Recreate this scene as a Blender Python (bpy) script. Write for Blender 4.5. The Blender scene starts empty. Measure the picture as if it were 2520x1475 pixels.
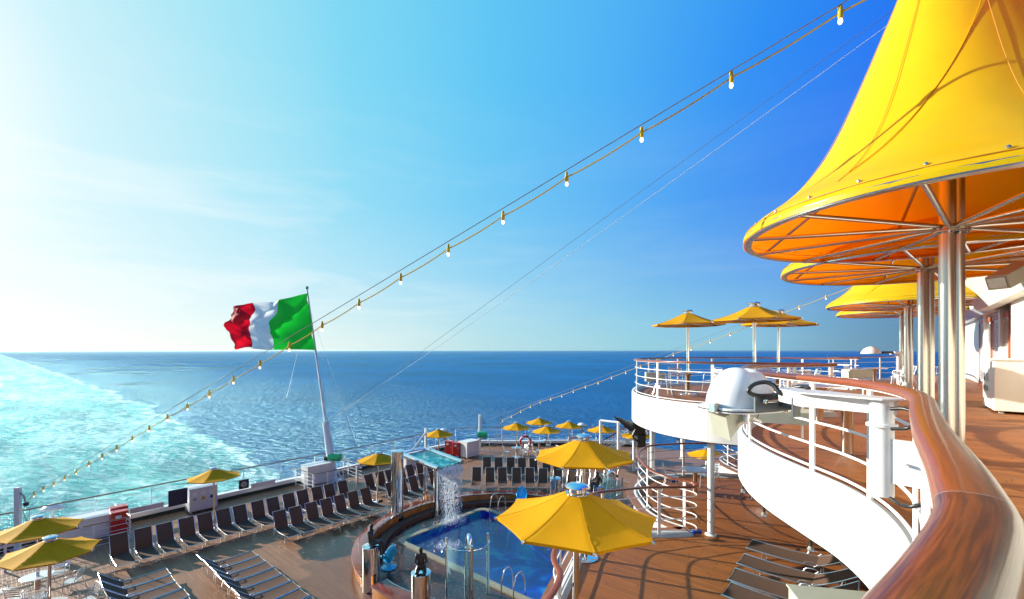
import bpy, bmesh, math, random
from mathutils import Vector, Matrix
from mathutils.geometry import tessellate_polygon
random.seed(7)
R = math.radians
scn = bpy.context.scene
col = scn.collection

# ------------------------------------------------------------------ camera, sky, sun
EYE = 1.45
cam_d = bpy.data.cameras.new('camera')
cam = bpy.data.objects.new('camera', cam_d); col.objects.link(cam)
cam.location = (0, 0, EYE); cam.rotation_euler = (R(90), 0, 0)
cam_d.sensor_width = 36; cam_d.lens = 15.714
cam_d.shift_y = 0.0498
cam_d.clip_start = 0.03; cam_d.clip_end = 200000
scn.camera = cam

SUN_AZ, SUN_EL = -68.5, 18.0          # azimuth measured from +Y towards +X
w = bpy.data.worlds.new('World'); scn.world = w; w.use_nodes = True
nt = w.node_tree; nt.nodes.clear()
def N(nt, t, **k):
    n = nt.nodes.new(t)
    for a, b in k.items():
        if a == 'ins':
            for q, v in b.items():
                if hasattr(v, 'is_output') or isinstance(v, bpy.types.NodeSocket): nt.links.new(v, n.inputs[q])
                else: n.inputs[q].default_value = v
        else: setattr(n, a, b)
    return n
def M_(nt, op, a, b=None, c=None, clamp=False):
    n = nt.nodes.new('ShaderNodeMath'); n.operation = op; n.use_clamp = clamp
    for i, v in enumerate((a, b, c)):
        if v is None: continue
        if isinstance(v, bpy.types.NodeSocket): nt.links.new(v, n.inputs[i])
        else: n.inputs[i].default_value = v
    return n.outputs[0]
def RAMP(nt, fac, stops, interp='LINEAR'):
    n = nt.nodes.new('ShaderNodeValToRGB'); cr = n.color_ramp; cr.interpolation = interp
    while len(cr.elements) < len(stops): cr.elements.new(0.5)
    for e, (p, c) in zip(cr.elements, stops):
        e.position = p; e.color = (c[0], c[1], c[2], 1) if not isinstance(c, (int, float)) else (c, c, c, 1)
    nt.links.new(fac, n.inputs[0]); return n.outputs[0]
def MIXC(nt, fac, a, b, mode='MIX'):
    n = nt.nodes.new('ShaderNodeMix'); n.data_type = 'RGBA'; n.blend_type = mode
    for s, v in ((0, fac), (6, a), (7, b)):
        if isinstance(v, bpy.types.NodeSocket): nt.links.new(v, n.inputs[s])
        elif isinstance(v, (int, float)): n.inputs[s].default_value = v if s == 0 else (v, v, v, 1)
        else: n.inputs[s].default_value = (v[0], v[1], v[2], 1)
    return n.outputs[2]
sky = N(nt, 'ShaderNodeTexSky', sky_type='NISHITA', sun_disc=False)
sky.sun_elevation = R(SUN_EL); sky.sun_rotation = R(SUN_AZ)
sky.altitude = 0; sky.air_density = 1.0; sky.dust_density = 0.3; sky.ozone_density = 3.0
def LIN(r, g, b, k=6.0):
    f = lambda c: ((c / 255 + 0.055) / 1.055) ** 2.4 if c > 10 else c / 255 / 12.92
    return (f(r) * k, f(g) * k, f(b) * k)
tc = N(nt, 'ShaderNodeTexCoord')
sep = N(nt, 'ShaderNodeSeparateXYZ', ins={0: tc.outputs['Generated']})
sv = (math.sin(R(SUN_AZ)) * math.cos(R(SUN_EL)), math.cos(R(SUN_AZ)) * math.cos(R(SUN_EL)), math.sin(R(SUN_EL)))
dot = N(nt, 'ShaderNodeVectorMath', operation='DOT_PRODUCT', ins={0: tc.outputs['Generated'], 1: sv}).outputs['Value']
d01 = M_(nt, 'MULTIPLY_ADD', dot, 0.5, 0.5)
K = 6.0
def crv(v): return v / K
cs = [(-0.9, (8, 30, 80)), (-0.45, (10, 48, 130)), (-0.26, (16, 84, 215)), (-0.12, (24, 118, 250)), (0.06, (42, 148, 252)), (0.28, (78, 182, 252)), (0.50, (98, 204, 251)), (0.70, (130, 222, 250)), (0.82, (168, 235, 250)), (0.92, (205, 245, 251)), (0.98, (255, 255, 255))]
upper = RAMP(nt, d01, [((c + 1) / 2, LIN(*q, 1.0)) for c, q in cs])
ch = [(-0.9, (50, 80, 110)), (-0.35, (70, 125, 165)), (-0.1, (130, 196, 226)), (0.10, (146, 210, 230)), (0.40, (182, 227, 238)), (0.62, (215, 240, 243)), (0.85, (246, 252, 250)), (0.95, (255, 255, 252))]
low = RAMP(nt, d01, [((c + 1) / 2, LIN(*q, 1.0)) for c, q in ch])
hz = RAMP(nt, sep.outputs[2], [(0.0, 1.0), (0.06, 0.86), (0.16, 0.5), (0.30, 0.16), (0.50, 0.0)])
grad = MIXC(nt, hz, upper, low)
glow = M_(nt, 'POWER', M_(nt, 'MAXIMUM', dot, 0.0), 30.0)
grad = MIXC(nt, 1.0, grad, MIXC(nt, glow, (0, 0, 0), (0.35, 0.33, 0.30)), 'ADD')
grad = N(nt, 'ShaderNodeVectorMath', operation='SCALE', ins={0: grad, 'Scale': 6.0}).outputs[0]
base = MIXC(nt, 0.10, grad, sky.outputs[0])
# thin cirrus low on the sunny side
mp = N(nt, 'ShaderNodeMapping', ins={0: tc.outputs['Generated'], 'Scale': (1.2, 1.2, 7.5), 'Rotation': (0.06, 0.12, 0.0)})
ns = N(nt, 'ShaderNodeTexNoise', ins={'Vector': mp.outputs[0], 'Scale': 2.2, 'Detail': 9.0, 'Roughness': 0.60, 'Distortion': 0.5})
cl = RAMP(nt, ns.outputs[0], [(0.46, 0.0), (0.78, 1.0)])
band = RAMP(nt, sep.outputs[2], [(0.0, 0.2), (0.06, 0.8), (0.20, 0.9), (0.34, 0.4), (0.52, 0.0)])
left = RAMP(nt, M_(nt, 'MULTIPLY_ADD', sep.outputs[0], -0.5, 0.5), [(0.46, 0.10), (0.80, 1.0)])
cm = M_(nt, 'MULTIPLY', M_(nt, 'MULTIPLY', cl, band), left)
cm = M_(nt, 'MULTIPLY', cm, 0.85)
skyc = MIXC(nt, cm, base, (6.2, 6.3, 6.3))
bg = N(nt, 'ShaderNodeBackground', ins={0: skyc, 1: 0.080})
wo = N(nt, 'ShaderNodeOutputWorld', ins={0: bg.outputs[0]})

sl = bpy.data.lights.new('sun', 'SUN'); sl.energy = 5.0; sl.angle = R(0.55); sl.color = (1.0, 0.93, 0.80)
sun = bpy.data.objects.new('sun', sl); col.objects.link(sun)
sd = Vector((math.sin(R(SUN_AZ)) * math.cos(R(SUN_EL)), math.cos(R(SUN_AZ)) * math.cos(R(SUN_EL)), math.sin(R(SUN_EL))))
sun.rotation_euler = sd.to_track_quat('Z', 'Y').to_euler()
sun.location = sd * 60

scn.view_settings.view_transform = 'Standard'; scn.view_settings.look = 'None'
scn.view_settings.exposure = 1.05; scn.view_settings.gamma = 1.0
scn.render.engine = 'CYCLES'
scn.cycles.max_bounces = 8; scn.cycles.transparent_max_bounces = 12
scn.cycles.caustics_reflective = False; scn.cycles.caustics_refractive = False
scn.cycles.sample_clamp_indirect = 6.0

# ------------------------------------------------------------------ survey of the place
F = 1100.0                            # focal length in pixels of a 2520 px wide picture
HA, HB, HP = 1.45, 4.70, 8.40         # eye height over the three decks
ZA, ZB, ZP = EYE - HA, EYE - HB, EYE - HP
ZSEA = -26.0
U = Vector((0.649, 0.761, 0)); V = Vector((-0.761, 0.649, 0))   # across the ship, towards the stern
YAW = math.atan2(0.761, 0.649)
def at(x, y, H):                      # point seen at (x, y) that lies H below the eye
    d = F * H / (y - 863.0)
    return Vector(((x - 1260.0) / F * d, d, EYE - H))
def atd(x, y, d):                     # point seen at (x, y) at depth d
    return Vector(((x - 1260.0) / F * d, d, EYE - (y - 863.0) / F * d))
def W(s, a, z=0.0):
    return Vector((0.649 * s - 0.761 * a, 0.761 * s + 0.649 * a, z))
def SA(p): return (0.649 * p[0] + 0.761 * p[1], -0.761 * p[0] + 0.649 * p[1])

# ------------------------------------------------------------------ mesh helpers
class MB:
    def __init__(s): s.v = []; s.f = []; s.uv = []; s.mi = []
    def add(s, vs, fs, uvs=None, mi=0):
        o = len(s.v); s.v += [Vector(v) for v in vs]
        for i, f in enumerate(fs):
            s.f.append(tuple(o + k for k in f)); s.uv.append(uvs[i] if uvs else None); s.mi.append(mi)
        return s
    def box(s, c, d, yaw=0, M=None, mi=0):
        c = Vector(c); hx, hy, hz = d[0] / 2, d[1] / 2, d[2] / 2
        rot = M if M is not None else Matrix.Rotation(yaw, 3, 'Z')
        vs = [c + rot @ Vector((x, y, z)) for x in (-hx, hx) for y in (-hy, hy) for z in (-hz, hz)]
        s.add(vs, [(0, 1, 3, 2), (4, 6, 7, 5), (0, 4, 5, 1), (2, 3, 7, 6), (0, 2, 6, 4), (1, 5, 7, 3)], mi=mi); return s
    def tube(s, pts, r, n=8, closed=False, cap=True, r2=None, mi=0):
        pts = [Vector(p) for p in pts]; m = len(pts)
        if m < 2: return s
        rs = r if isinstance(r, (list, tuple)) else [r if r2 is None else r + (r2 - r) * i / (m - 1) for i in range(m)]
        tang = []
        for i in range(m):
            a = pts[(i - 1) % m] if (closed or i > 0) else pts[i]
            b = pts[(i + 1) % m] if (closed or i < m - 1) else pts[i]
            t = b - a
            if t.length < 1e-9: t = Vector((0, 0, 1))
            tang.append(t.normalized())
        t0 = tang[0]; up = Vector((0, 0, 1)) if abs(t0.z) < 0.9 else Vector((1, 0, 0))
        nrm = (up - t0 * up.dot(t0)).normalized(); o = len(s.v); L = 0; Ls = []
        for i in range(m):
            if i: L += (pts[i] - pts[i - 1]).length
            Ls.append(L); t = tang[i]
            nrm = nrm - t * nrm.dot(t)
            nrm = nrm.normalized() if nrm.length > 1e-6 else t.orthogonal().normalized()
            b = t.cross(nrm)
            for k in range(n):
                a = 2 * math.pi * k / n
                s.v.append(pts[i] + (nrm * math.cos(a) + b * math.sin(a)) * rs[i])
        for i in range(m if closed else m - 1):
            j = (i + 1) % m
            for k in range(n):
                k2 = (k + 1) % n
                s.f.append((o + i * n + k, o + i * n + k2, o + j * n + k2, o + j * n + k))
                l0, l1 = Ls[i], Ls[j] if j else Ls[i] + .1
                s.uv.append(((k / n, l0), ((k + 1) / n, l0), ((k + 1) / n, l1), (k / n, l1))); s.mi.append(mi)
        if cap and not closed:
            s.f.append(tuple(o + k for k in range(n - 1, -1, -1))); s.uv.append(None); s.mi.append(mi)
            s.f.append(tuple(o + (m - 1) * n + k for k in range(n))); s.uv.append(None); s.mi.append(mi)
        return s
    def lathe(s, prof, c, n=24, axis=None, mi=0):     # prof: (radius, height)
        c = Vector(c); A = axis if axis is not None else Matrix.Identity(3); o = len(s.v)
        for (r, z) in prof:
            for k in range(n):
                a = 2 * math.pi * k / n
                s.v.append(c + A @ Vector((r * math.cos(a), r * math.sin(a), z)))
        for i in range(len(prof) - 1):
            for k in range(n):
                k2 = (k + 1) % n
                s.f.append((o + i * n + k, o + i * n + k2, o + (i + 1) * n + k2, o + (i + 1) * n + k)); s.uv.append(None); s.mi.append(mi)
        if prof[0][0] > 1e-6: s.f.append(tuple(o + k for k in range(n - 1, -1, -1))); s.uv.append(None); s.mi.append(mi)
        if prof[-1][0] > 1e-6:
            b = o + (len(prof) - 1) * n
            s.f.append(tuple(b + k for k in range(n))); s.uv.append(None); s.mi.append(mi)
        return s
    def prism(s, loops, z0, z1, mi=0):
        """loops: outer polygon then holes, 2-D; solid between z0 and z1"""
        flat = [Vector((p[0], p[1], 0)) for l in loops for p in l]
        tri = tessellate_polygon([[Vector((p[0], p[1], 0)) for p in l] for l in loops])
        n = len(flat); o = len(s.v)
        s.v += [Vector((p.x, p.y, z1)) for p in flat] + [Vector((p.x, p.y, z0)) for p in flat]
        for t in tri:
            a, b, c = [flat[i] for i in t]
            if (b - a).cross(c - a).z < 0: t = (t[0], t[2], t[1])
            s.f.append(tuple(o + i for i in t)); s.uv.append(None); s.mi.append(mi)
            s.f.append(tuple(o + n + i for i in reversed(t))); s.uv.append(None); s.mi.append(mi)
        k = 0
        for l in loops:
            m = len(l)
            for i in range(m):
                j = (i + 1) % m
                s.f.append((o + k + i, o + k + j, o + n + k + j, o + n + k + i)); s.uv.append(None); s.mi.append(mi)
            k += m
        return s
    def sweep(s, path, prof, z=0.0, closed=False, mi=0):
        """sweep a 2-D profile (side offset, height) along a horizontal path; uv = round, along"""
        P = [Vector((p[0], p[1], 0)) for p in path]; m = len(P); n = len(prof); o = len(s.v); L = 0; Ls = []
        zs = [z + (p[2] if len(p) > 2 else 0.0) for p in path]
        for i in range(m):
            a = P[(i - 1) % m] if (closed or i) else P[i]
            b = P[(i + 1) % m] if (closed or i < m - 1) else P[i]
            t = (b - a).normalized(); nr = Vector((t.y, -t.x, 0))
            if i: L += (P[i] - P[i - 1]).length
            Ls.append(L)
            for (q, h) in prof: s.v.append(P[i] + nr * q + Vector((0, 0, zs[i] + h)))
        for i in range(m if closed else m - 1):
            j = (i + 1) % m
            for k in range(n):
                k2 = (k + 1) % n
                s.f.append((o + i * n + k, o + i * n + k2, o + j * n + k2, o + j * n + k))
                s.uv.append(((k / n, Ls[i]), ((k + 1) / n, Ls[i]), ((k + 1) / n, Ls[j]), (k / n, Ls[j]))); s.mi.append(mi)
        if not closed:
            s.f.append(tuple(o + k for k in range(n - 1, -1, -1))); s.uv.append(None); s.mi.append(mi)
            s.f.append(tuple(o + (m - 1) * n + k for k in range(n))); s.uv.append(None); s.mi.append(mi)
        return s
    def build(s, name, mat, parent=None, smooth=False, bevel=0, kind=None, local=False, angle=40):
        org = Vector((0, 0, 0))
        if parent is not None and not local:
            p = parent
            while p is not None: org += p.location; p = p.parent
        me = bpy.data.meshes.new(name)
        me.from_pydata([tuple(v - org) for v in s.v], [], s.f)
        if any(u is not None for u in s.uv):
            ul = me.uv_layers.new(name='uv')
            for p, u in zip(me.polygons, s.uv):
                if u:
                    for li, c in zip(p.loop_indices, u): ul.data[li].uv = c
        for mt in (mat if isinstance(mat, (list, tuple)) else [mat]): me.materials.append(mt)
        if len(me.materials) > 1:
            for p, i in zip(me.polygons, s.mi): p.material_index = i
        bm = bmesh.new(); bm.from_mesh(me); bmesh.ops.recalc_face_normals(bm, faces=bm.faces)
        bm.to_mesh(me); bm.free()
        if smooth:
            me.polygons.foreach_set('use_smooth', [True] * len(me.polygons))
            me.set_sharp_from_angle(angle=R(angle))
        me.update()
        o = bpy.data.objects.new(name, me); col.objects.link(o)
        if parent is not None: o.parent = parent
        if bevel:
            b = o.modifiers.new('bevel', 'BEVEL'); b.width = bevel; b.segments = 2; b.limit_method = 'ANGLE'
        if kind: o['kind'] = kind
        return o
def thing(name, label, cat, loc=(0, 0, 0), rz=0.0, group=None):
    o = bpy.data.objects.new(name, None); col.objects.link(o)
    o.location = loc; o.rotation_euler = (0, 0, rz); o.empty_display_size = 0.2
    o['label'] = label; o['category'] = cat
    if group: o['group'] = group
    return o
def tag(o, label, cat, group=None):
    o['label'] = label; o['category'] = cat
    if group: o['group'] = group
    return o
def dup(root, loc, rz, label, group=None):
    r = root.copy(); col.objects.link(r); r.location = loc; r.rotation_euler = (0, 0, rz); r['label'] = label
    if group: r['group'] = group
    for ch in list(root.children):
        c = ch.copy(); col.objects.link(c); c.parent = r
        for g in list(ch.children):
            d = g.copy(); col.objects.link(d); d.parent = c
    return r
def spline(pts, step=0.12, closed=False):
    pts = [Vector((p[0], p[1], p[2] if len(p) > 2 else 0)) for p in pts]; out = []; m = len(pts)
    rng = range(m) if closed else range(m - 1)
    for i in rng:
        p1, p2 = pts[i], pts[(i + 1) % m]
        p0 = pts[i - 1] if (closed or i > 0) else p1 * 2 - p2
        p3 = pts[(i + 2) % m] if (closed or i < m - 2) else p2 * 2 - p1
        d1 = max((p2 - p1).length, 1e-4) ** .5; d0 = max((p1 - p0).length, 1e-4) ** .5; d2 = max((p3 - p2).length, 1e-4) ** .5
        m1 = ((p1 - p0) / d0 - (p2 - p0) / (d0 + d1) + (p2 - p1) / d1) * d1
        m2 = ((p2 - p1) / d1 - (p3 - p1) / (d1 + d2) + (p3 - p2) / d2) * d1
        k = max(2, int(math.ceil((p2 - p1).length / step)))
        for j in range(k):
            t = j / k; t2 = t * t; t3 = t2 * t
            out.append(p1 * (2 * t3 - 3 * t2 + 1) + m1 * (t3 - 2 * t2 + t) + p2 * (-2 * t3 + 3 * t2) + m2 * (t3 - t2))
    if not closed: out.append(pts[-1])
    return out
def walk(path, dists):
    """points and directions at arc lengths along a path"""
    res = []; L = 0; k = 0; ds = sorted(dists)
    for i in range(len(path) - 1):
        a, b = Vector(path[i]), Vector(path[i + 1]); l = (b - a).length
        while k < len(ds) and ds[k] <= L + l + 1e-9:
            t = (ds[k] - L) / l if l else 0
            res.append((a.lerp(b, t), (b - a).normalized())); k += 1
        L += l
    return res
def plen(path): return sum((Vector(path[i + 1]) - Vector(path[i])).length for i in range(len(path) - 1))
def offs(path, d):
    out = []; m = len(path)
    for i in range(m):
        a = Vector(path[max(0, i - 1)]); b = Vector(path[min(m - 1, i + 1)]); t = b - a; t.z = 0; t.normalize()
        out.append(Vector(path[i]) + Vector((t.y, -t.x, 0)) * d)
    return out
ORD = ['first', 'second', 'third', 'fourth', 'fifth', 'sixth', 'seventh', 'eighth', 'ninth', 'tenth', 'eleventh', 'twelfth', 'thirteenth', 'fourteenth', 'fifteenth', 'sixteenth']

# ------------------------------------------------------------------ materials
def mat(name):
    m = bpy.data.materials.new(name); m.use_nodes = True
    nt = m.node_tree; b = nt.nodes['Principled BSDF']; return m, nt, b
def simple(name, c, rough=0.5, metal=0.0, coat=0.0, var=0.0, vscale=3.0, bump=0.0, bscale=40.0, spec=None):
    m, nt, b = mat(name)
    b.inputs['Roughness'].default_value = rough; b.inputs['Metallic'].default_value = metal
    b.inputs['Coat Weight'].default_value = coat
    if spec is not None: b.inputs['Specular IOR Level'].default_value = spec
    g = N(nt, 'ShaderNodeNewGeometry')
    if var:
        n = N(nt, 'ShaderNodeTexNoise', ins={'Vector': g.outputs['Position'], 'Scale': vscale, 'Detail': 6.0, 'Roughness': 0.6})
        lo = tuple(x * (1 - var) for x in c); hi = tuple(min(1, x * (1 + var * .6)) for x in c)
        nt.links.new(RAMP(nt, n.outputs[0], [(0.32, lo), (0.68, hi)]), b.inputs['Base Color'])
        rr = M_(nt, 'MULTIPLY_ADD', n.outputs[0], 0.25, rough - 0.12, clamp=True); nt.links.new(rr, b.inputs['Roughness'])
    else: b.inputs['Base Color'].default_value = (*c, 1)
    if bump:
        n2 = N(nt, 'ShaderNodeTexNoise', ins={'Vector': g.outputs['Position'], 'Scale': bscale, 'Detail': 3.0})
        bp = N(nt, 'ShaderNodeBump', ins={'Strength': bump, 'Distance': 0.01, 'Height': n2.outputs[0]})
        nt.links.new(bp.outputs[0], b.inputs['Normal'])
    return m
def ship_coords(nt):
    g = N(nt, 'ShaderNodeNewGeometry'); sp = N(nt, 'ShaderNodeSeparateXYZ', ins={0: g.outputs['Position']})
    s = M_(nt, 'ADD', M_(nt, 'MULTIPLY', sp.outputs[0], 0.649), M_(nt, 'MULTIPLY', sp.outputs[1], 0.761))
    a = M_(nt, 'ADD', M_(nt, 'MULTIPLY', sp.outputs[0], -0.761), M_(nt, 'MULTIPLY', sp.outputs[1], 0.649))
    return g, s, a
def deck_mat(name, c, wet=0.0, rough=0.45, pw=0.11):
    m, nt, b = mat(name)
    g, s, a = ship_coords(nt)
    q = M_(nt, 'DIVIDE', s, pw); row = M_(nt, 'FLOOR', q); fr = M_(nt, 'FRACT', q)
    seam = M_(nt, 'LESS_THAN', fr, 0.075)
    wn = N(nt, 'ShaderNodeTexWhiteNoise', noise_dimensions='1D', ins={'W': row})
    al = M_(nt, 'ADD', M_(nt, 'DIVIDE', a, 2.4), M_(nt, 'MULTIPLY', wn.outputs[0], 7.0))
    butt = M_(nt, 'LESS_THAN', M_(nt, 'FRACT', al), 0.006)
    wn2 = N(nt, 'ShaderNodeTexWhiteNoise', noise_dimensions='2D')
    cx = N(nt, 'ShaderNodeCombineXYZ', ins={0: row, 1: M_(nt, 'FLOOR', al)}); nt.links.new(cx.outputs[0], wn2.inputs['Vector'])
    cv = N(nt, 'ShaderNodeCombineXYZ', ins={0: M_(nt, 'MULTIPLY', s, 26.0), 1: M_(nt, 'MULTIPLY', a, 1.4), 2: M_(nt, 'MULTIPLY', row, 0.7)})
    grain = N(nt, 'ShaderNodeTexNoise', ins={'Vector': cv.outputs[0], 'Scale': 1.0, 'Detail': 5.0, 'Roughness': 0.65})
    dirt = N(nt, 'ShaderNodeTexNoise', ins={'Vector': g.outputs['Position'], 'Scale': 0.55, 'Detail': 7.0, 'Roughness': 0.6})
    base = RAMP(nt, grain.outputs[0], [(0.3, tuple(x * .80 for x in c)), (0.7, tuple(min(1, x * 1.14) for x in c))])
    tone = M_(nt, 'MULTIPLY_ADD', wn2.outputs[0], 0.30, 0.84)
    dt = M_(nt, 'MULTIPLY_ADD', dirt.outputs[0], 0.5, 0.75)
    tt = M_(nt, 'MULTIPLY', tone, dt)
    cc = N(nt, 'ShaderNodeCombineXYZ', ins={0: tt, 1: tt, 2: tt})
    base = MIXC(nt, 1.0, base, cc.outputs[0], 'MULTIPLY')
    sm = M_(nt, 'MAXIMUM', seam, butt)
    base = MIXC(nt, M_(nt, 'MULTIPLY', sm, 0.8), base, tuple(x * .16 for x in c))
    if wet:
        ds, da = M_(nt, 'SUBTRACT', s, 14.4), M_(nt, 'SUBTRACT', a, 13.0)
        dist = M_(nt, 'SQRT', M_(nt, 'ADD', M_(nt, 'MULTIPLY', ds, ds), M_(nt, 'MULTIPLY', da, da)))
        wnz = N(nt, 'ShaderNodeTexNoise', ins={'Vector': g.outputs['Position'], 'Scale': 0.9, 'Detail': 5.0})
        wf = M_(nt, 'SUBTRACT', M_(nt, 'MULTIPLY_ADD', wnz.outputs[0], 3.6, 6.4), dist)
        wf = M_(nt, 'MULTIPLY', wf, 2.2, clamp=True)
        base = MIXC(nt, M_(nt, 'MULTIPLY', wf, 0.55), base, (c[0] * .5, c[1] * .38, c[2] * .3))
        rr = M_(nt, 'MULTIPLY_ADD', wf, 0.16 - rough, rough + 0.0)
        rr = M_(nt, 'ADD', rr, M_(nt, 'MULTIPLY', grain.outputs[0], 0.05)); nt.links.new(rr, b.inputs['Roughness'])
    else:
        rr = M_(nt, 'MULTIPLY_ADD', dirt.outputs[0], 0.3, rough - .12); nt.links.new(rr, b.inputs['Roughness'])
    nt.links.new(base, b.inputs['Base Color'])
    hgt = M_(nt, 'SUBTRACT', M_(nt, 'MULTIPLY', grain.outputs[0], 0.25), sm)
    bp = N(nt, 'ShaderNodeBump', ins={'Strength': 0.35, 'Distance': 0.004, 'Height': hgt}); nt.links.new(bp.outputs[0], b.inputs['Normal'])
    return m
def wood_mat(name, c1, c2, coat=0.4, rough=0.38):
    m, nt, b = mat(name)
    uv = N(nt, 'ShaderNodeUVMap'); uv.uv_map = 'uv'
    mp = N(nt, 'ShaderNodeMapping', ins={0: uv.outputs[0], 'Scale': (14.0, 0.9, 1.0)})
    n1 = N(nt, 'ShaderNodeTexNoise', ins={'Vector': mp.outputs[0], 'Scale': 2.2, 'Detail': 8.0, 'Roughness': 0.7, 'Distortion': 0.9})
    mp2 = N(nt, 'ShaderNodeMapping', ins={0: uv.outputs[0], 'Scale': (42.0, 3.0, 1.0)})
    n2 = N(nt, 'ShaderNodeTexNoise', ins={'Vector': mp2.outputs[0], 'Scale': 2.0, 'Detail': 3.0})
    sp = N(nt, 'ShaderNodeSeparateXYZ', ins={0: uv.outputs[0]})
    seg = M_(nt, 'DIVIDE', M_(nt, 'ADD', sp.outputs[1], 2.39), 2.6)
    wn = N(nt, 'ShaderNodeTexWhiteNoise', noise_dimensions='1D', ins={'W': M_(nt, 'FLOOR', seg)})
    joint = M_(nt, 'LESS_THAN', M_(nt, 'FRACT', seg), 0.0016)
    f = M_(nt, 'ADD', M_(nt, 'MULTIPLY', n1.outputs[0], 0.55), M_(nt, 'MULTIPLY', n2.outputs[0], 0.45))
    f = M_(nt, 'ADD', f, M_(nt, 'MULTIPLY_ADD', wn.outputs[0], 0.22, -0.11))
    cc = RAMP(nt, f, [(0.36, c1), (0.50, tuple((p + 2 * q) / 3 for p, q in zip(c1, c2))), (0.66, c2)])
    cc = MIXC(nt, joint, cc, (0.30, 0.27, 0.24))
    nt.links.new(cc, b.inputs['Base Color'])
    b.inputs['Roughness'].default_value = rough; b.inputs['Coat Weight'].default_value = coat; b.inputs['Coat Roughness'].default_value = 0.16
    bp = N(nt, 'ShaderNodeBump', ins={'Strength': 0.15, 'Distance': 0.002, 'Height': n2.outputs[0]}); nt.links.new(bp.outputs[0], b.inputs['Normal'])
    return m
def cloth_mat(name, top, thru, tr=0.45, rough=0.55, weave=True, wrinkle=0.0, spec=0.3):
    m, nt, b = mat(name); b.inputs['Specular IOR Level'].default_value = spec
    g = N(nt, 'ShaderNodeNewGeometry')
    nz = N(nt, 'ShaderNodeTexNoise', ins={'Vector': g.outputs['Position'], 'Scale': 2.3, 'Detail': 6.0, 'Roughness': 0.6})
    cc = RAMP(nt, nz.outputs[0], [(0.3, tuple(x * .90 for x in top)), (0.7, top)])
    nt.links.new(cc, b.inputs['Base Color']); b.inputs['Roughness'].default_value = rough
    t = N(nt, 'ShaderNodeBsdfTranslucent', ins={0: (*thru, 1)})
    mx = N(nt, 'ShaderNodeMixShader', ins={0: tr, 1: b.outputs[0], 2: t.outputs[0]})
    nt.links.new(mx.outputs[0], nt.nodes['Material Output'].inputs[0])
    n2 = N(nt, 'ShaderNodeTexNoise', ins={'Vector': g.outputs['Position'], 'Scale': 1.6, 'Detail': 3.0})
    bp = N(nt, 'ShaderNodeBump', ins={'Strength': 0.25 + wrinkle, 'Distance': 0.03, 'Height': n2.outputs[0]})
    nt.links.new(bp.outputs[0], b.inputs['Normal'])
    return m

M = {}
M['deck_a'] = deck_mat('teak_upper', (0.29, 0.098, 0.016), rough=0.55)
M['deck_b'] = deck_mat('teak_middle', (0.25, 0.080, 0.011), rough=0.5)
M['deck_p'] = deck_mat('teak_pool', (0.27, 0.130, 0.068), wet=1.0, rough=0.42)
M['margin'] = simple('teak_margin', (0.25, 0.10, 0.045), 0.45, var=0.25, vscale=5)
M['white'] = simple('white_paint', (0.68, 0.69, 0.68), 0.32, var=0.05, vscale=1.5, coat=0.2)
M['white_tube'] = simple('white_tube_paint', (0.80, 0.80, 0.79), 0.30)
M['grey_paint'] = simple('grey_paint', (0.42, 0.46, 0.48), 0.5, var=0.15)
M['wall'] = simple('cream_wall', (0.72, 0.70, 0.62), 0.45, var=0.06, vscale=1.2)
M['beige'] = simple('beige_plastic', (0.40, 0.43, 0.36), 0.4, var=0.05)
M['mahogany'] = wood_mat('varnished_mahogany', (0.060, 0.009, 0.002), (0.27, 0.056, 0.005))
M['dark_wood'] = wood_mat('dark_varnished_wood', (0.030, 0.012, 0.008), (0.07, 0.025, 0.015), coat=0.0, rough=.7)
M['steel'] = simple('polished_steel', (0.72, 0.70, 0.66), 0.10, metal=1.0)
M['brushed'] = simple('brushed_steel', (0.52, 0.49, 0.44), 0.24, metal=1.0)
M['chrome'] = simple('chrome', (0.85, 0.87, 0.9), 0.04, metal=1.0)
m, nt, b = mat('fascia_white'); uv = N(nt, 'ShaderNodeUVMap'); uv.uv_map = 'uv'; g = N(nt, 'ShaderNodeNewGeometry')
sp = N(nt, 'ShaderNodeSeparateXYZ', ins={0: uv.outputs[0]}); gz = N(nt, 'ShaderNodeSeparateXYZ', ins={0: g.outputs['Position']})
sv_ = N(nt, 'ShaderNodeCombineXYZ', ins={0: M_(nt, 'MULTIPLY', sp.outputs[1], 7.0), 1: M_(nt, 'MULTIPLY', gz.outputs[2], 0.7), 2: 0.0})
n = N(nt, 'ShaderNodeTexNoise', ins={'Vector': sv_.outputs[0], 'Scale': 1.0, 'Detail': 6.0, 'Roughness': .7})
n2 = N(nt, 'ShaderNodeTexNoise', ins={'Vector': g.outputs['Position'], 'Scale': 1.3, 'Detail': 5.0})
str_ = M_(nt, 'MULTIPLY', RAMP(nt, n.outputs[0], [(0.56, 0.0), (0.75, 1.0)]), RAMP(nt, n2.outputs[0], [(0.45, 0.0), (0.65, 1.0)]))
jn = M_(nt, 'LESS_THAN', M_(nt, 'FRACT', M_(nt, 'DIVIDE', sp.outputs[1], 2.35)), 0.004)
c0 = MIXC(nt, M_(nt, 'MULTIPLY', str_, .5), (0.76, 0.755, 0.73), (0.50, 0.42, 0.33)); c0 = MIXC(nt, M_(nt, 'MULTIPLY', jn, .6), c0, (.35, .35, .34))
nt.links.new(c0, b.inputs['Base Color']); b.inputs['Roughness'].default_value = .34
bp = N(nt, 'ShaderNodeBump', ins={'Strength': .35, 'Distance': .02, 'Height': n2.outputs[0]}); nt.links.new(bp.outputs[0], b.inputs['Normal']); M['fascia'] = m
M['alu'] = simple('aluminium', (0.70, 0.72, 0.74), 0.34, metal=1.0)
M['yellow'] = cloth_mat('yellow_canvas', (0.66, 0.31, 0.002), (0.60, 0.22, 0.002), tr=0.09, rough=.75, spec=.12)
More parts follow.
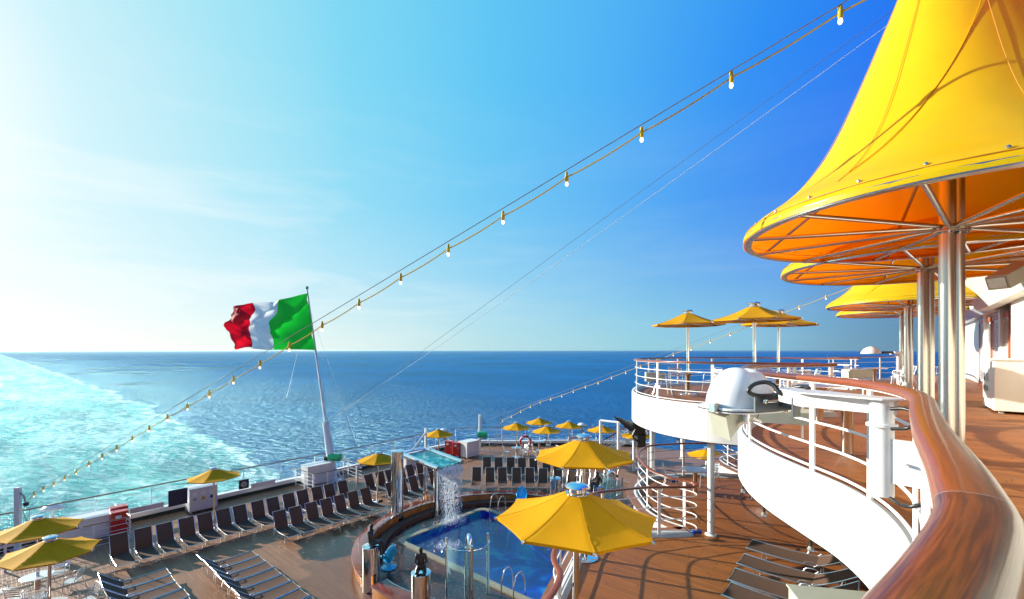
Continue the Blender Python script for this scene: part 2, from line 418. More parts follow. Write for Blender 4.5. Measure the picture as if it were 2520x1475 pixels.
M['sail'] = cloth_mat('yellow_sailcloth', (0.95, 0.68, 0.003), (0.95, 0.15, 0.0005), tr=0.48, rough=0.42)
M['seam'] = simple('seam_thread', (0.45, 0.20, 0.01), 0.6)
M['sling'] = cloth_mat('brown_mesh_sling', (0.125, 0.075, 0.054), (0.05, 0.028, 0.02), tr=0.04, rough=0.85, spec=.1)
M['black'] = simple('black_rubber', (0.012, 0.012, 0.013), 0.38)
M['bronze'] = simple('dark_bronze', (0.030, 0.028, 0.026), 0.33, metal=0.3, var=0.3, vscale=9)
M['red'] = simple('red_paint', (0.50, 0.012, 0.012), 0.3, coat=0.4, var=0.06)
M['green'] = simple('green_paint', (0.02, 0.42, 0.14), 0.35)
M['navy'] = simple('navy_panel', (0.008, 0.012, 0.06), 0.35)
M['orange_frame'] = simple('orange_brown_frame', (0.46, 0.11, 0.02), 0.4, var=0.1)
M['cyan'] = simple('cyan_plastic', (0.02, 0.48, 0.80), 0.25, coat=0.5)
M['tabletop'] = simple('table_laminate', (0.50, 0.56, 0.62), 0.12, coat=0.6)
M['dark'] = simple('dark_recess', (0.02, 0.022, 0.028), 0.5)
M['wood_wall'] = simple('orange_wood_panel', (0.42, 0.17, 0.05), 0.3, var=0.3, vscale=3, coat=0.5)
M['ring_top'] = simple('varnished_ring_seat', (0.16, 0.035, 0.018), 0.22, var=0.35, vscale=4, coat=0.7)
M['yellow_plastic'] = simple('yellow_cable', (0.55, 0.36, 0.01), 0.75)
M['wire'] = simple('steel_wire', (0.20, 0.20, 0.20), 0.6)
M['galv'] = simple('galvanised_plate', (0.11, 0.13, 0.14), 0.45, var=0.2, vscale=9)
M['greenglass'] = simple('dark_green_glass', (0.02, 0.035, 0.032), 0.15)
M['rope'] = simple('pale_rope', (0.75, 0.78, 0.78), 0.6)
M['tile'] = simple('pale_tile', (0.28, 0.25, 0.17), 0.3, var=0.2, vscale=12)
M['hull'] = simple('white_hull', (0.75, 0.76, 0.76), 0.35, var=0.05)
M['gold'] = simple('gold_sign', (0.60, 0.38, 0.03), 0.4)
M['bluebit'] = simple('blue_plug', (0.01, 0.06, 0.40), 0.35)
def emis(name, c, e):
    m, nt, b = mat(name); b.inputs['Base Color'].default_value = (*c, 1)
    b.inputs['Emission Color'].default_value = (*c, 1); b.inputs['Emission Strength'].default_value = e
    b.inputs['Roughness'].default_value = 0.15; return m
M['bulb'] = emis('lit_bulb', (1.0, 0.74, 0.48), 0.9)
m, nt, b = mat('clear_bulb'); b.inputs['Base Color'].default_value = (.9, .93, .95, 1); b.inputs['Transmission Weight'].default_value = .8
b.inputs['Roughness'].default_value = 0.05; M['clear_bulb'] = m
m, nt, b = mat('shower_glass'); b.inputs['Base Color'].default_value = (.55, .85, .90, 1); b.inputs['Roughness'].default_value = 0.03
b.inputs['Specular IOR Level'].default_value = 0.8
t = N(nt, 'ShaderNodeBsdfTransparent', ins={0: (.62, .86, .88, 1)})
mx = N(nt, 'ShaderNodeMixShader', ins={0: 0.88, 1: b.outputs[0], 2: t.outputs[0]}); t.inputs[0].default_value = (.80, .93, .95, 1); nt.links.new(mx.outputs[0], nt.nodes['Material Output'].inputs[0])
M['glass'] = m
# terrazzo around the pool
m, nt, b = mat('wet_terrazzo'); g = N(nt, 'ShaderNodeNewGeometry')
v = N(nt, 'ShaderNodeTexVoronoi', ins={'Vector': g.outputs['Position'], 'Scale': 26.0})
n = N(nt, 'ShaderNodeTexNoise', ins={'Vector': g.outputs['Position'], 'Scale': 0.8, 'Detail': 6.0})
c0 = RAMP(nt, n.outputs[0], [(0.42, (0.035, 0.026, 0.026)), (0.62, (0.13, 0.06, 0.045))])
c1 = RAMP(nt, v.outputs['Color'], [(0.0, (0.05, 0.03, 0.03)), (0.75, (0.13, 0.055, 0.04)), (0.93, (0.40, 0.30, 0.26))], 'CONSTANT')
nt.links.new(MIXC(nt, 0.5, c0, c1), b.inputs['Base Color'])
nt.links.new(M_(nt, 'MULTIPLY_ADD', n.outputs[0], 0.5, -0.02, clamp=True), b.inputs['Roughness']); M['terrazzo'] = m
# pool tiles and pool water
m, nt, b = mat('blue_mosaic'); g = N(nt, 'ShaderNodeNewGeometry')
n = N(nt, 'ShaderNodeTexNoise', ins={'Vector': g.outputs['Position'], 'Scale': 0.55, 'Detail': 3.0, 'Distortion': 1.6})
v = N(nt, 'ShaderNodeTexVoronoi', ins={'Vector': g.outputs['Position'], 'Scale': 14.0})
c0 = RAMP(nt, n.outputs[0], [(0.42, (0.0005, 0.006, 0.26)), (0.50, (0.001, 0.04, 0.45)), (0.56, (0.003, 0.20, 0.52)), (0.66, (0.005, 0.38, 0.46))])
nt.links.new(MIXC(nt, 0.25, c0, v.outputs['Color'], 'MULTIPLY'), b.inputs['Base Color']); b.inputs['Roughness'].default_value = .3; M['mosaic'] = m
def water_mat(name, tint, bump=0.5, scale=3.0, mixf=0.85):
    m, nt, b = mat(name); g = N(nt, 'ShaderNodeNewGeometry')
    n1 = N(nt, 'ShaderNodeTexNoise', ins={'Vector': g.outputs['Position'], 'Scale': scale, 'Detail': 4.0, 'Distortion': 1.2})
    bp = N(nt, 'ShaderNodeBump', ins={'Strength': bump, 'Distance': 0.035, 'Height': n1.outputs[0]})
    t = N(nt, 'ShaderNodeBsdfTransparent', ins={0: (*tint, 1)})
    gl = N(nt, 'ShaderNodeBsdfGlossy', ins={0: (1, 1, 1, 1), 1: 0.03, 'Normal': bp.outputs[0]})
    fr = N(nt, 'ShaderNodeFresnel', ins={0: 1.33, 'Normal': bp.outputs[0]})
    mx = N(nt, 'ShaderNodeMixShader', ins={0: M_(nt, 'MULTIPLY', fr.outputs[0], .16), 1: t.outputs[0], 2: gl.outputs[0]})
    nt.links.new(mx.outputs[0], nt.nodes['Material Output'].inputs[0]); return m
M['pool_water'] = water_mat('pool_water', (0.80, 0.95, 1.0))
m, nt, b = mat('basin_water'); g = N(nt, 'ShaderNodeNewGeometry')
n = N(nt, 'ShaderNodeTexNoise', ins={'Vector': g.outputs['Position'], 'Scale': 2.5, 'Detail': 5.0, 'Distortion': 1.0})
nt.links.new(RAMP(nt, n.outputs[0], [(0.35, (0.005, 0.16, 0.20)), (0.55, (0.02, 0.33, 0.30)), (0.75, (0.40, 0.75, 0.65))]), b.inputs['Base Color'])
b.inputs['Roughness'].default_value = 0.08
bp = N(nt, 'ShaderNodeBump', ins={'Strength': .5, 'Distance': .05, 'Height': n.outputs[0]}); nt.links.new(bp.outputs[0], b.inputs['Normal']); M['basin_water'] = m
m, nt, b = mat('falling_water'); b.inputs['Base Color'].default_value = (.88, .94, .98, 1); b.inputs['Roughness'].default_value = .15
t = N(nt, 'ShaderNodeBsdfTransparent', ins={0: (.95, .98, 1, 1)})
mx = N(nt, 'ShaderNodeMixShader', ins={0: 0.35, 1: b.outputs[0], 2: t.outputs[0]}); nt.links.new(mx.outputs[0], nt.nodes['Material Output'].inputs[0]); M['fall'] = m
# the sea with the ship's wake
m, nt, b = mat('sea'); g, s, a = ship_coords(nt)
pos = g.outputs['Position']
nb = N(nt, 'ShaderNodeTexNoise', ins={'Vector': pos, 'Scale': 0.035, 'Detail': 6.0, 'Roughness': 0.6})
nc = N(nt, 'ShaderNodeTexNoise', ins={'Vector': pos, 'Scale': 0.006, 'Detail': 3.0})
grow = M_(nt, 'SUBTRACT', 1.0, M_(nt, 'POWER', 2.718, M_(nt, 'MULTIPLY', M_(nt, 'SUBTRACT', a, 90.0), -0.0065)))
half = M_(nt, 'MULTIPLY_ADD', grow, 15.0, 25.5)
half = M_(nt, 'ADD', half, M_(nt, 'MULTIPLY_ADD', nb.outputs[0], 26.0, -13.0))
dd = M_(nt, 'SUBTRACT', half, M_(nt, 'ABSOLUTE', M_(nt, 'SUBTRACT', s, 14.4)))      # > 0 inside the wake
inside = M_(nt, 'MULTIPLY_ADD', dd, 0.5, 0.5, clamp=True)
st = N(nt, 'ShaderNodeCombineXYZ', ins={0: M_(nt, 'MULTIPLY', s, 0.30), 1: M_(nt, 'MULTIPLY', a, 0.13), 2: 0.0})
n1 = N(nt, 'ShaderNodeTexNoise', ins={'Vector': st.outputs[0], 'Scale': 0.9, 'Detail': 10.0, 'Roughness': 0.70, 'Distortion': 0.5})
n2 = N(nt, 'ShaderNodeTexNoise', ins={'Vector': st.outputs[0], 'Scale': 0.22, 'Detail': 6.0, 'Distortion': 0.8})
edge = M_(nt, 'SUBTRACT', 1.0, M_(nt, 'MULTIPLY', M_(nt, 'ABSOLUTE', M_(nt, 'SUBTRACT', dd, 2.0)), 0.30), clamp=True)
turq = RAMP(nt, n2.outputs[0], [(0.35, (0.004, 0.12, 0.17)), (0.5, (0.015, 0.23, 0.25)), (0.65, (0.07, 0.36, 0.34))])
st3 = N(nt, 'ShaderNodeCombineXYZ', ins={0: M_(nt, 'MULTIPLY', s, 0.055), 1: M_(nt, 'MULTIPLY', a, 0.012), 2: 3.0})
n3 = N(nt, 'ShaderNodeTexNoise', ins={'Vector': st3.outputs[0], 'Scale': 1.0, 'Detail': 4.0})
foamf = RAMP(nt, M_(nt, 'ADD', M_(nt, 'ADD', M_(nt, 'MULTIPLY', n1.outputs[0], 0.70), M_(nt, 'MULTIPLY', n2.outputs[0], 0.20)), M_(nt, 'MULTIPLY_ADD', n3.outputs[0], 0.40, -0.10)), [(0.51, 0.0), (0.76, 1.0)])
foam2 = M_(nt, 'ADD', foamf, M_(nt, 'MULTIPLY', edge, RAMP(nt, n1.outputs[0], [(0.40, 0.0), (0.58, 1.0)])), clamp=True)
wake = MIXC(nt, foam2, turq, (0.66, 0.80, 0.80))
deep = RAMP(nt, nc.outputs[0], [(0.35, (0.0002, 0.048, 0.20)), (0.65, (0.0003, 0.078, 0.31))])
seac = MIXC(nt, inside, deep, wake)
dfs = N(nt, 'ShaderNodeBsdfDiffuse', ins={0: seac})
glo = N(nt, 'ShaderNodeBsdfGlossy', ins={0: (.50, .95, 1, 1), 1: .22})
lw = N(nt, 'ShaderNodeLayerWeight', ins={0: .25})
mxs = N(nt, 'ShaderNodeMixShader', ins={0: M_(nt, 'MULTIPLY_ADD', lw.outputs['Facing'], .30, .01), 1: dfs.outputs[0], 2: glo.outputs[0]})
nt.links.new(mxs.outputs[0], nt.nodes['Material Output'].inputs[0])
mpw = N(nt, 'ShaderNodeMapping', ins={0: pos, 'Scale': (0.26, 0.60, 1.0), 'Rotation': (0, 0, 0.25)})
w1 = N(nt, 'ShaderNodeTexNoise', ins={'Vector': mpw.outputs[0], 'Scale': 1.0, 'Detail': 8.0, 'Roughness': 0.62, 'Distortion': 0.4})
mpx = N(nt, 'ShaderNodeMapping', ins={0: pos, 'Scale': (0.030, 0.06, 1.0), 'Rotation': (0, 0, -0.3)})
w2 = N(nt, 'ShaderNodeTexNoise', ins={'Vector': mpx.outputs[0], 'Scale': 1.0, 'Detail': 4.0})
hh = M_(nt, 'ADD', w1.outputs[0], M_(nt, 'MULTIPLY', w2.outputs[0], 0.8))
bp = N(nt, 'ShaderNodeBump', ins={'Strength': 1.0, 'Distance': 2.6, 'Height': hh}); nt.links.new(bp.outputs[0], dfs.inputs['Normal']); nt.links.new(bp.outputs[0], glo.inputs['Normal']); nt.nodes.remove(b)
M['sea'] = m

# ------------------------------------------------------------------ sea
o = MB().add([(-90000, -90000, ZSEA), (90000, -90000, ZSEA), (90000, 90000, ZSEA), (-90000, 90000, ZSEA)], [(0, 1, 2, 3)]).build('sea', M['sea'], kind='structure')

# ------------------------------------------------------------------ deck outlines
CA = 16.5                                              # centre line of the upper deck
nearA = [(-.25, .13), (.05, .24), (.28, .37), (.493, .523), (.692, .68), (.855, .822), (.985, .965), (1.15, 1.155), (1.34, 1.385), (1.60, 1.70), (2.14, 2.32), (2.60, 2.84), (2.93, 3.30), (3.22, 3.90), (3.37, 4.50),
         (3.40, 5.06), (3.45, 5.9), (3.62, 6.75), (4.02, 7.75), (4.70, 8.75), (5.6, 9.45), (6.5, 9.72), (7.12, 9.85)]
nearA = [Vector((x, y, 0)) for x, y in nearA]
pre = [Vector((-1.6, -.3, 0)), Vector((-.7, .02, 0))]
tipA = W(12.40, 1.00)
lobeR = [(12.36, 1.25), (12.0, 2.3), (11.75, 3.6), (12.0, 4.6), (12.45, 5.3), (13.2, 6.05), (14.4, 6.75), (CA, 7.35)]
lobe = [W(s, a) for s, a in lobeR] + [W(2 * CA - s, a) for s, a in reversed(lobeR[:-1])]
far3 = [(2 * CA - 12.28, .98), (2 * CA - 11.7, 1.3), (2 * CA - 10.86, 1.9), (2 * CA - 9.75, 2.13), (2 * CA - 8.5, 2.0), (2 * CA - 6.1, .75), (2 * CA - 4.4, -.1), (2 * CA + 3, -.1)]
far3 = [W(s, a) for s, a in far3]
pA1 = spline(pre + nearA, .12)
pA2 = spline(lobe, .2)
pA3 = spline(far3, .4)
allA = pA1 + pA2 + pA3
def ccw(l):
    A = sum(l[i][0] * l[(i + 1) % len(l)][1] - l[(i + 1) % len(l)][0] * l[i][1] for i in range(len(l)))
    return l if A > 0 else list(reversed(l))
backA = [W(2 * CA + 3, -6), W(-6, -6)]
MB().prism([ccw(allA + backA)], ZA - .30, ZA).build('upper_deck', [M['deck_a']], kind='structure')
# middle deck
bB = [(-6, 3.0), (-2, 3.3), (2, 3.5), (4.8, 3.64), (5.28, 3.76), (5.67, 3.93), (6.1, 4.35), (7.8, 5.06), (9.4, 5.55), (10.15, 5.2), (10.77, 4.78), (11.25, 4.26), (11.62, 3.90)]
bL = [(11.85, 4.12), (11.98, 4.7), (12.3, 5.26), (12.97, 5.84), (13.7, 6.35), (14.5, 6.66), (15.5, 6.75), (16.2, 6.4), (16.9, 5.85), (17.5, 5.1), (17.9, 4.2)]
bR = [(18.2, 3.75), (18.6, 4.3), (19.2, 4.9), (20.4, 5.6), (22, 5.06), (23.7, 4.4), (25, 3.7), (30, 3.2), (34, 3)]
pB1 = spline([W(*p) for p in bB], .15); pB2 = spline([W(*p) for p in bL], .15); pB3 = spline([W(*p) for p in bR], .3)
MB().prism([ccw(pB1 + pB2 + pB3 + [W(34, -4), W(-6, -4)])], ZB - .30, ZB).build('middle_deck', M['deck_b'], kind='structure')
# pool deck with the round opening of the pool court
PC = (14.4, 13.0)
ringo = [W(PC[0] + 5.98 * math.cos(t * math.pi / 48), PC[1] + 5.98 * math.sin(t * math.pi / 48)) for t in range(96)]
outP = [(-14, 26), (-4, 28.0), (1.8, 28.5), (10, 28.75), (16.4, 28.85), (23.4, 29.3), (26, 29.2), (28, 28.5), (31, 25), (35, 20.7), (37.5, 16)]
pP = spline([W(*p) for p in outP], .6)
MB().prism([ccw(pP + [W(38, 0), W(38, -10), W(-14, -10)]), ringo], ZP - .4, ZP).build('pool_deck', M['deck_p'], kind='structure')
bulk = ccw([p + (V * .18) for p in pP] + [W(38.3, 0), W(38.3, -12), W(-14.3, -12)])
MB().prism([bulk], ZSEA - .5, ZP - 1.9).build('hull', M['hull'], kind='structure')
MB().sweep(pP, [(-.10, -1.9), (.10, -1.9), (.10, -.05), (-.10, -.05)], z=ZP).build('hull_side', M['hull'], kind='structure')

# white fascias of the terraces
def fascia(path, z0, z1, name, label, lip=True, side=1):
    # outboard side lies to the left of the path when side = 1
    t = thing(name, label, 'deck fascia', (path[len(path) // 2][0], path[len(path) // 2][1], z0))
    MB().sweep(path, [(-.03 * side, z0), (-.09 * side, z0), (-.09 * side, z1), (-.03 * side, z1)]).build('fascia_panel', M['fascia'], t, smooth=True)
    MB().sweep(path, [(-.02 * side, .001), (.0, .001), (.14 * side, .001), (.02 * side, z1 - .012 - (z0 - z0)), (-.03 * side, z1 - .004)] if False else
               [(-.028 * side, z1 - .10), (.10 * side, z1 - .10), (.02 * side, z1 - .012), (-.028 * side, z1 - .004)]).build('gutter_curb', M['grey_paint'], t, smooth=True)
    return t
fascia(pA1, ZA - .64, ZA + .10, 'terrace_fascia', 'tall curved white fascia of the near upper terrace below the mahogany rail')
fascia(pA2, ZA - .84, ZA + .10, 'terrace_fascia', 'white curved fascia of the far rounded upper balcony standing on a white column')
fascia(pA3, ZA - .84, ZA + .10, 'terrace_fascia', 'distant white fascia of the third upper terrace beyond the round balcony')
fascia(pB1, ZB - .60, ZB + .10, 'terrace_fascia', 'low white fascia of the middle terrace along the pool opening')
fascia(pB2, ZB - .60, ZB + .10, 'terrace_fascia', 'white fascia with brown margin of the rounded middle terrace behind the hairpin rail')
fascia(pB3, ZB - .60, ZB + .10, 'terrace_fascia', 'white sloping fascia of the farther middle terrace under the balcony')
for p in (pB1, pB2, pB3):
    MB().sweep(p, [(-.095, .06), (-.32, .06), (-.32, .095), (-.095, .095)], z=ZB).build('margin_board', M['margin'], kind='structure')
# dark plate walls of the ship under the terraces
t = thing('deckhouse_wall', 'shaded wall with dark windows under the upper terrace', 'ship wall', W(14, -2, ZB))
MB().box(W(14, -2.2, (ZB + ZA - .3) / 2), (40, .2, ZA - .3 - ZB - .01), YAW).build('wall', M['white'], t)
for i in range(12):
    f = MB().box(W(-4 + 3.1 * i, -2.07, ZB + 1.45), (2.5, .07, 1.9), YAW).build('window', M['dark'], t)
t = thing('deckhouse_wall', 'dark shaded wall at pool deck level under the middle terrace', 'ship wall', W(14, 2, ZP))
MB().box(W(14, 1.6, (ZP + ZB - .3) / 2), (44, .2, ZB - .3 - ZP - .01), YAW).build('wall', M['wood_wall'], t)
for i in range(10):
    MB().box(W(-6 + 4 * i, 1.73, ZP + 1.3), (3.0, .07, 2.1), YAW).build('window', M['dark'], t)

# ------------------------------------------------------------------ railings
def railing(path, z, label, htop=1.17, nb=4, post_d=None, spacing=1.6, hw=.055, hh=.026, wood='mahogany', z0=0.0, posts='flat', inner=1, group=None, top_n=20, barr=.011):
    """handrail of varnished wood over white bars and posts; z = deck level, htop = rail height"""
    mid = path[len(path) // 2]
    t = thing('deck_railing', label, 'railing', (mid[0], mid[1], z), group=group)
    prof = []
    for k in range(top_n):
        a = 2 * math.pi * k / top_n; ca, sa = math.cos(a), math.sin(a)
        prof.append((hw * math.copysign(abs(ca) ** .75, ca), htop - hh + hh * math.copysign(abs(sa) ** .75, sa)))
    MB().sweep(path, prof, z=z).build('handrail', M[wood], t, smooth=True, angle=60)
    MB().sweep(path, [(-.022, htop - 2 * hh - .008), (.022, htop - 2 * hh - .008), (.022, htop - 2 * hh + .004), (-.022, htop - 2 * hh + .004)], z=z).build('rail_strip', M['white_tube'], t)
    h0 = z0 + .16; h1 = htop - .27
    for i in range(nb):
        h = h0 + (h1 - h0) * i / (nb - 1) if nb > 1 else (h0 + h1) / 2
        MB().tube([(p[0], p[1], z + h) for p in path], barr, 6).build('rail_bar', M['white_tube'], t, smooth=True)
    L = plen(path)
    ds = post_d if post_d is not None else [spacing * (i + .3) for i in range(int(L / spacing))]
    for p, d in walk(path, ds):
        yaw = math.atan2(d.y, d.x)
        if posts == 'flat': m = MB().box((p.x, p.y, z + (z0 + htop - 2 * hh) / 2), (.075, .022, htop - 2 * hh - z0 - .004), yaw + math.pi / 2 if False else yaw)
        else: m = MB().tube([(p.x, p.y, z + z0), (p.x, p.y, z + htop - 2 * hh)], .02, 8)
        m.build('rail_post', M['white_tube'], t)
    return t
def near_d(pts, path=None):
    path = path or pA1; out = []
    for q in pts:
        L = 0; best = (9e9, 0)
        for i in range(len(path) - 1):
            d = (Vector((q[0], q[1])) - Vector(path[i][:2])).length
            if d < best[0]: best = (d, L)
            L += (path[i + 1] - path[i]).length
        out.append(best[1])
    return out
# the rail curve of terrace A: near terrace, notch, far balcony
cr = offs(pA1, 0.0)
railing(pA1, ZA, 'big varnished mahogany rail sweeping past the camera along the near upper terrace', nb=4, z0=-.02,
        post_d=near_d([(.30, .38), (1.9, 2.05), (2.78, 3.08), (3.3, 4.1), (3.40, 5.06), (3.7, 6.9), (4.4, 8.4), (5.9, 9.6), (7.0, 9.82)]), top_n=28, hw=.060, hh=.037, barr=.014)
railing(offs(pA2, .02), ZA, 'mahogany topped white railing round the far upper balcony with three parasols', nb=4, spacing=1.75, z0=-.02, hw=.055)
railing(offs(pA3, .02), ZA, 'distant white railing of the third upper terrace beyond the balcony', nb=4, spacing=1.7, z0=-.02)
bpath1 = spline([W(*p) for p in bB[3:]] , .12)
hair = spline([W(*p) for p in bB[2:-1]] + [W(11.66, 3.86), W(11.86, 3.95), W(11.93, 4.2)] + [W(*p) for p in bL[1:]], .10)
railing(offs(hair, .05), ZB, 'long mahogany rail curving past the front parasol to a hairpin with looping white bars', htop=1.28, nb=4, spacing=1.55, hw=.052, barr=.014)
railing(offs(pB3, .05), ZB, 'white barred railing curving away on the farther middle terrace', htop=1.28, nb=4, spacing=1.5, hw=.05)
# pool deck rails: outer stern rail on a coaming
t = thing('stern_coaming', 'long white coaming at the foot of the stern rail, dark on its inner side', 'coaming', W(14, 28.4, ZP))
cpth = offs(pP, .25)
MB().sweep(cpth, [(-.16, 0.002), (.10, 0.002), (.10, .20), (-.16, .20)], z=ZP).build('coaming_wall', M['greenglass'], t)
MB().sweep(cpth, [(-.20, .203), (.13, .203), (.13, .42), (-.20, .42)], z=ZP).build('coaming_cap', M['white'], t)
railing(cpth, ZP, 'long stern railing of the pool deck with dark wood top above the sea', htop=1.62, nb=3, spacing=2.1, hw=.05, hh=.025, wood='dark_wood', z0=.42, posts='tube')
def rail_seg(pts, label, wood='dark_wood', nb=4, spacing=1.1, htop=1.10):
    return railing([Vector((p[0], p[1], 0)) for p in pts], ZP, label, htop=htop, nb=nb, spacing=spacing, hw=.035, hh=.02, wood=wood, top_n=10)
H = HP - 1.10
def seg(a, b, k=6): return [a.lerp(b, i / k) for i in range(k + 1)]
rail_seg(seg(at(-20, 1345, H), at(195, 1298, H)), 'dark topped inner rail left of the long white locker')
rail_seg(seg(at(204, 1296, H), at(323, 1270, H)), 'short dark topped rail in front of the long white locker')
rail_seg(seg(at(323, 1270, H), at(283, 1240, H)), 'short cross rail beside the red cabinet at the far left', 'mahogany', nb=4, spacing=.6)
rail_seg(seg(at(722, 1150.6, H), at(774.8, 1167, H)) + seg(at(774.8, 1167, H), at(891, 1142, H))[1:] + seg(at(891, 1142, H), at(841, 1127, H))[1:], 'three sided rail around the white box at the foot of the flag mast', nb=4, spacing=1.0)
rail_seg(seg(at(1094, 1077.4, H), at(1148.5, 1088, H)) + seg(at(1148.5, 1088, H), at(1240.7, 1069, H))[1:] + seg(at(1240.7, 1069, H), at(1300, 1067, H))[1:], 'rail from the red fire cabinets to the stern rail beside the lamp post', nb=4, spacing=1.6)

# ------------------------------------------------------------------ deckhouse on the upper deck
t = thing('deckhouse', 'white deckhouse wall with orange framed louvred doors and sloping overhang at the right', 'deckhouse', W(20, -3, ZA))
MB().box(W(10.5, -2.75, 1.65), (16, .5, 3.29), YAW).build('wall', M['wall'], t)
MB().box(W(29, -3.05, 1.65), (18.9, .3, 3.29), YAW).build('rear_wall', M['white'], t)
for s in (18.75, 22.0, 25.4):
    MB().box(W(s, -2.80, 1.42), (.34, .2, 2.83), YAW).build('pilaster', M['white'], t)
for i, s in enumerate((19.35, 21.0, 22.75, 24.4, 26.1)):
    d = MB().box(W(s + .72, -2.86, 1.33), (1.24, .08, 2.5), YAW).build('louvre_door', M['white'], t)
    for k in range(30):
        MB().box(W(s + .72, -2.79, .18 + .078 * k), (1.20, .05, .016), 0, M=Matrix.Rotation(YAW, 3, 'Z') @ Matrix.Rotation(R(-35), 3, 'X')).build('slat', M['white'], d)
    fr = MB()
    fr.box(W(s + .05, -2.81, 1.34), (.07, .05, 2.68), YAW); fr.box(W(s + 1.40, -2.81, 1.34), (.07, .05, 2.68), YAW)
    fr.box(W(s + .725, -2.808, 2.63), (1.27, .05, .16), YAW); fr.box(W(s + .725, -2.808, .07), (1.27, .05, .13), YAW)
    fr.build('door_frame', M['orange_frame'], d)
ov = MB()
poly = [(2.2, 2.86), (2.2, 3.42), (2.05, 3.58), (2.75, 3.58), (2.75, 2.86)]
a0, a1 = -2.15, -2.75
def ext(m, s0, s1, pr, mi=0):
    vs = [W(s0, -a, z) for a, z in pr] + [W(s1, -a, z) for a, z in pr]; n = len(pr)
    m.add(vs, [tuple(range(n)), tuple(range(2 * n - 1, n - 1, -1))] + [(i, (i + 1) % n, n + (i + 1) % n, n + i) for i in range(n)], mi=mi)
m = MB(); ext(m, 2.5, 22, [(2.2, 2.80), (1.75, 3.50), (1.68, 3.60), (3.2, 3.60), (3.2, 3.30), (2.5, 3.0), (2.5, 2.80)]); m.build('overhang', M['wall'], t)
m = MB(); ext(m, 22.01, 38, [(2.6, 2.83), (2.3, 3.05), (2.3, 3.35), (3.2, 3.35), (3.2, 2.83)]); m.build('soffit', M['white'], t)
MB().box(W(18.95, -2.2, 2.87), (2.2, .05, .05), YAW).build('cable_tray', M['dark'], t)
# things on the deckhouse
t = thing('roof_railing', 'small white railing with dark louvre panel on top of the deckhouse', 'railing', W(21, -2.4, 3.62))
for i in range(5): MB().tube([W(19 + i, -2.5, 3.605), W(19 + i, -2.5, 4.6)], .03, 8).build('rail_post', M['white_tube'], t)
for h in (3.9, 4.25, 4.6): MB().tube([W(19, -2.5, h), W(23, -2.5, h)], .02, 8).build('rail_bar', M['white_tube'], t)
lp = MB()
for k in range(7): lp.box(W(17.6, -2.45, 3.70 + k * .12), (2.3, .10, .03), 0, M=Matrix.Rotation(YAW, 3, 'Z') @ Matrix.Rotation(R(30), 3, 'X'))
lp.build('louvre_panel', M['dark'], t)
p0 = atd(2492, 676, 6.3)
t = thing('flood_lamp', 'beige boxed lamp bracketed under the canopies by the deckhouse overhang', 'lamp', p0)
rm = Matrix.Rotation(R(12), 3, 'Z') @ Matrix.Rotation(R(-24), 3, 'Y')
MB().box(p0, (.62, .26, .20), M=rm).build('lamp_housing', M['beige'], t, bevel=.012)
MB().box(p0 + rm @ Vector((-.318, 0, 0)), (.016, .20, .15), M=rm).build('lamp_glass', M['brushed'], t)
MB().tube([p0 + Vector((.1, .15, 0)), p0 + Vector((.5, .35, .1)), W(14, -2.0, 3.4).lerp(p0, .6)], .02, 6).build('bracket', M['beige'], t)
t = thing('locker', 'low white locker with small round signs against the deckhouse wall', 'locker', W(16.1, -2.0, 0))
MB().box(W(15.9, -2.12, .64), (1.7, .70, 1.16), YAW).build('body', M['wall'], t, bevel=.015)
MB().box(W(15.9, -2.10, 1.235), (1.76, .76, .03), YAW).build('lid', M['wall'], t, bevel=.01)
for i in range(3):
    MB().box(W(16.5 - i * .28, -1.765, .80), (.14, .012, .20), YAW).build('sign_plate', M['navy'] if i == 0 else M['grey_paint'], t)
    MB().lathe([(.055, 0), (.075, 0), (.075, .008), (.055, .008), (.055, 0)], W(16.5 - i * .28, -1.765, .52), 14, axis=Matrix.Rotation(YAW, 3, 'Z') @ Matrix.Rotation(R(-90), 3, 'X')).build('round_emblem', M['grey_paint'], t)
for i in range(4): MB().box(W(15.2 + (i % 2) * 1.4, -2.35 + (i // 2) * .45, .03), (.08, .08, .06), YAW).build('foot', M['grey_paint'], t)

# ------------------------------------------------------------------ white column carrying the far balcony
c0 = W(12.02, 3.52); c0 = Vector((5.08, 11.41, 0))
t = thing('support_column', 'slim white column carrying the far balcony above the middle terrace', 'column', (c0.x, c0.y, ZB))
MB().lathe([(.085, ZB + .012), (.085, ZA - .86)], (c0.x, c0.y, 0), 20).build('shaft', M['white'], t, smooth=True)
MB().lathe([(.15, ZB), (.15, ZB + .012), (.10, ZB + .03)], (c0.x, c0.y, 0), 20).build('base_flange', M['white'], t)
for i, (x, y) in enumerate(((1605, 1080), (1680, 1082))):
    q = atd(x, y, 17.5 + i * 2)
    t = thing('support_column', 'white column standing ' + ('left of' if i == 0 else 'behind') + ' the black spotlight under the far balcony', 'column', (q.x, q.y, ZB))
    MB().lathe([(.09, ZB), (.09, ZA - .3)], (q.x, q.y, 0), 16).build('shaft', M['white'], t, smooth=True)
    MB().lathe([(.15, ZB), (.15, ZB + .02)], (q.x, q.y, 0), 16).build('base_flange', M['white'], t)
# underside beam ring of the balcony
MB().prism([ccw(offs(pA2, .5))], ZA - .60, ZA - .302).build('balcony_underside', M['white'], kind='structure')

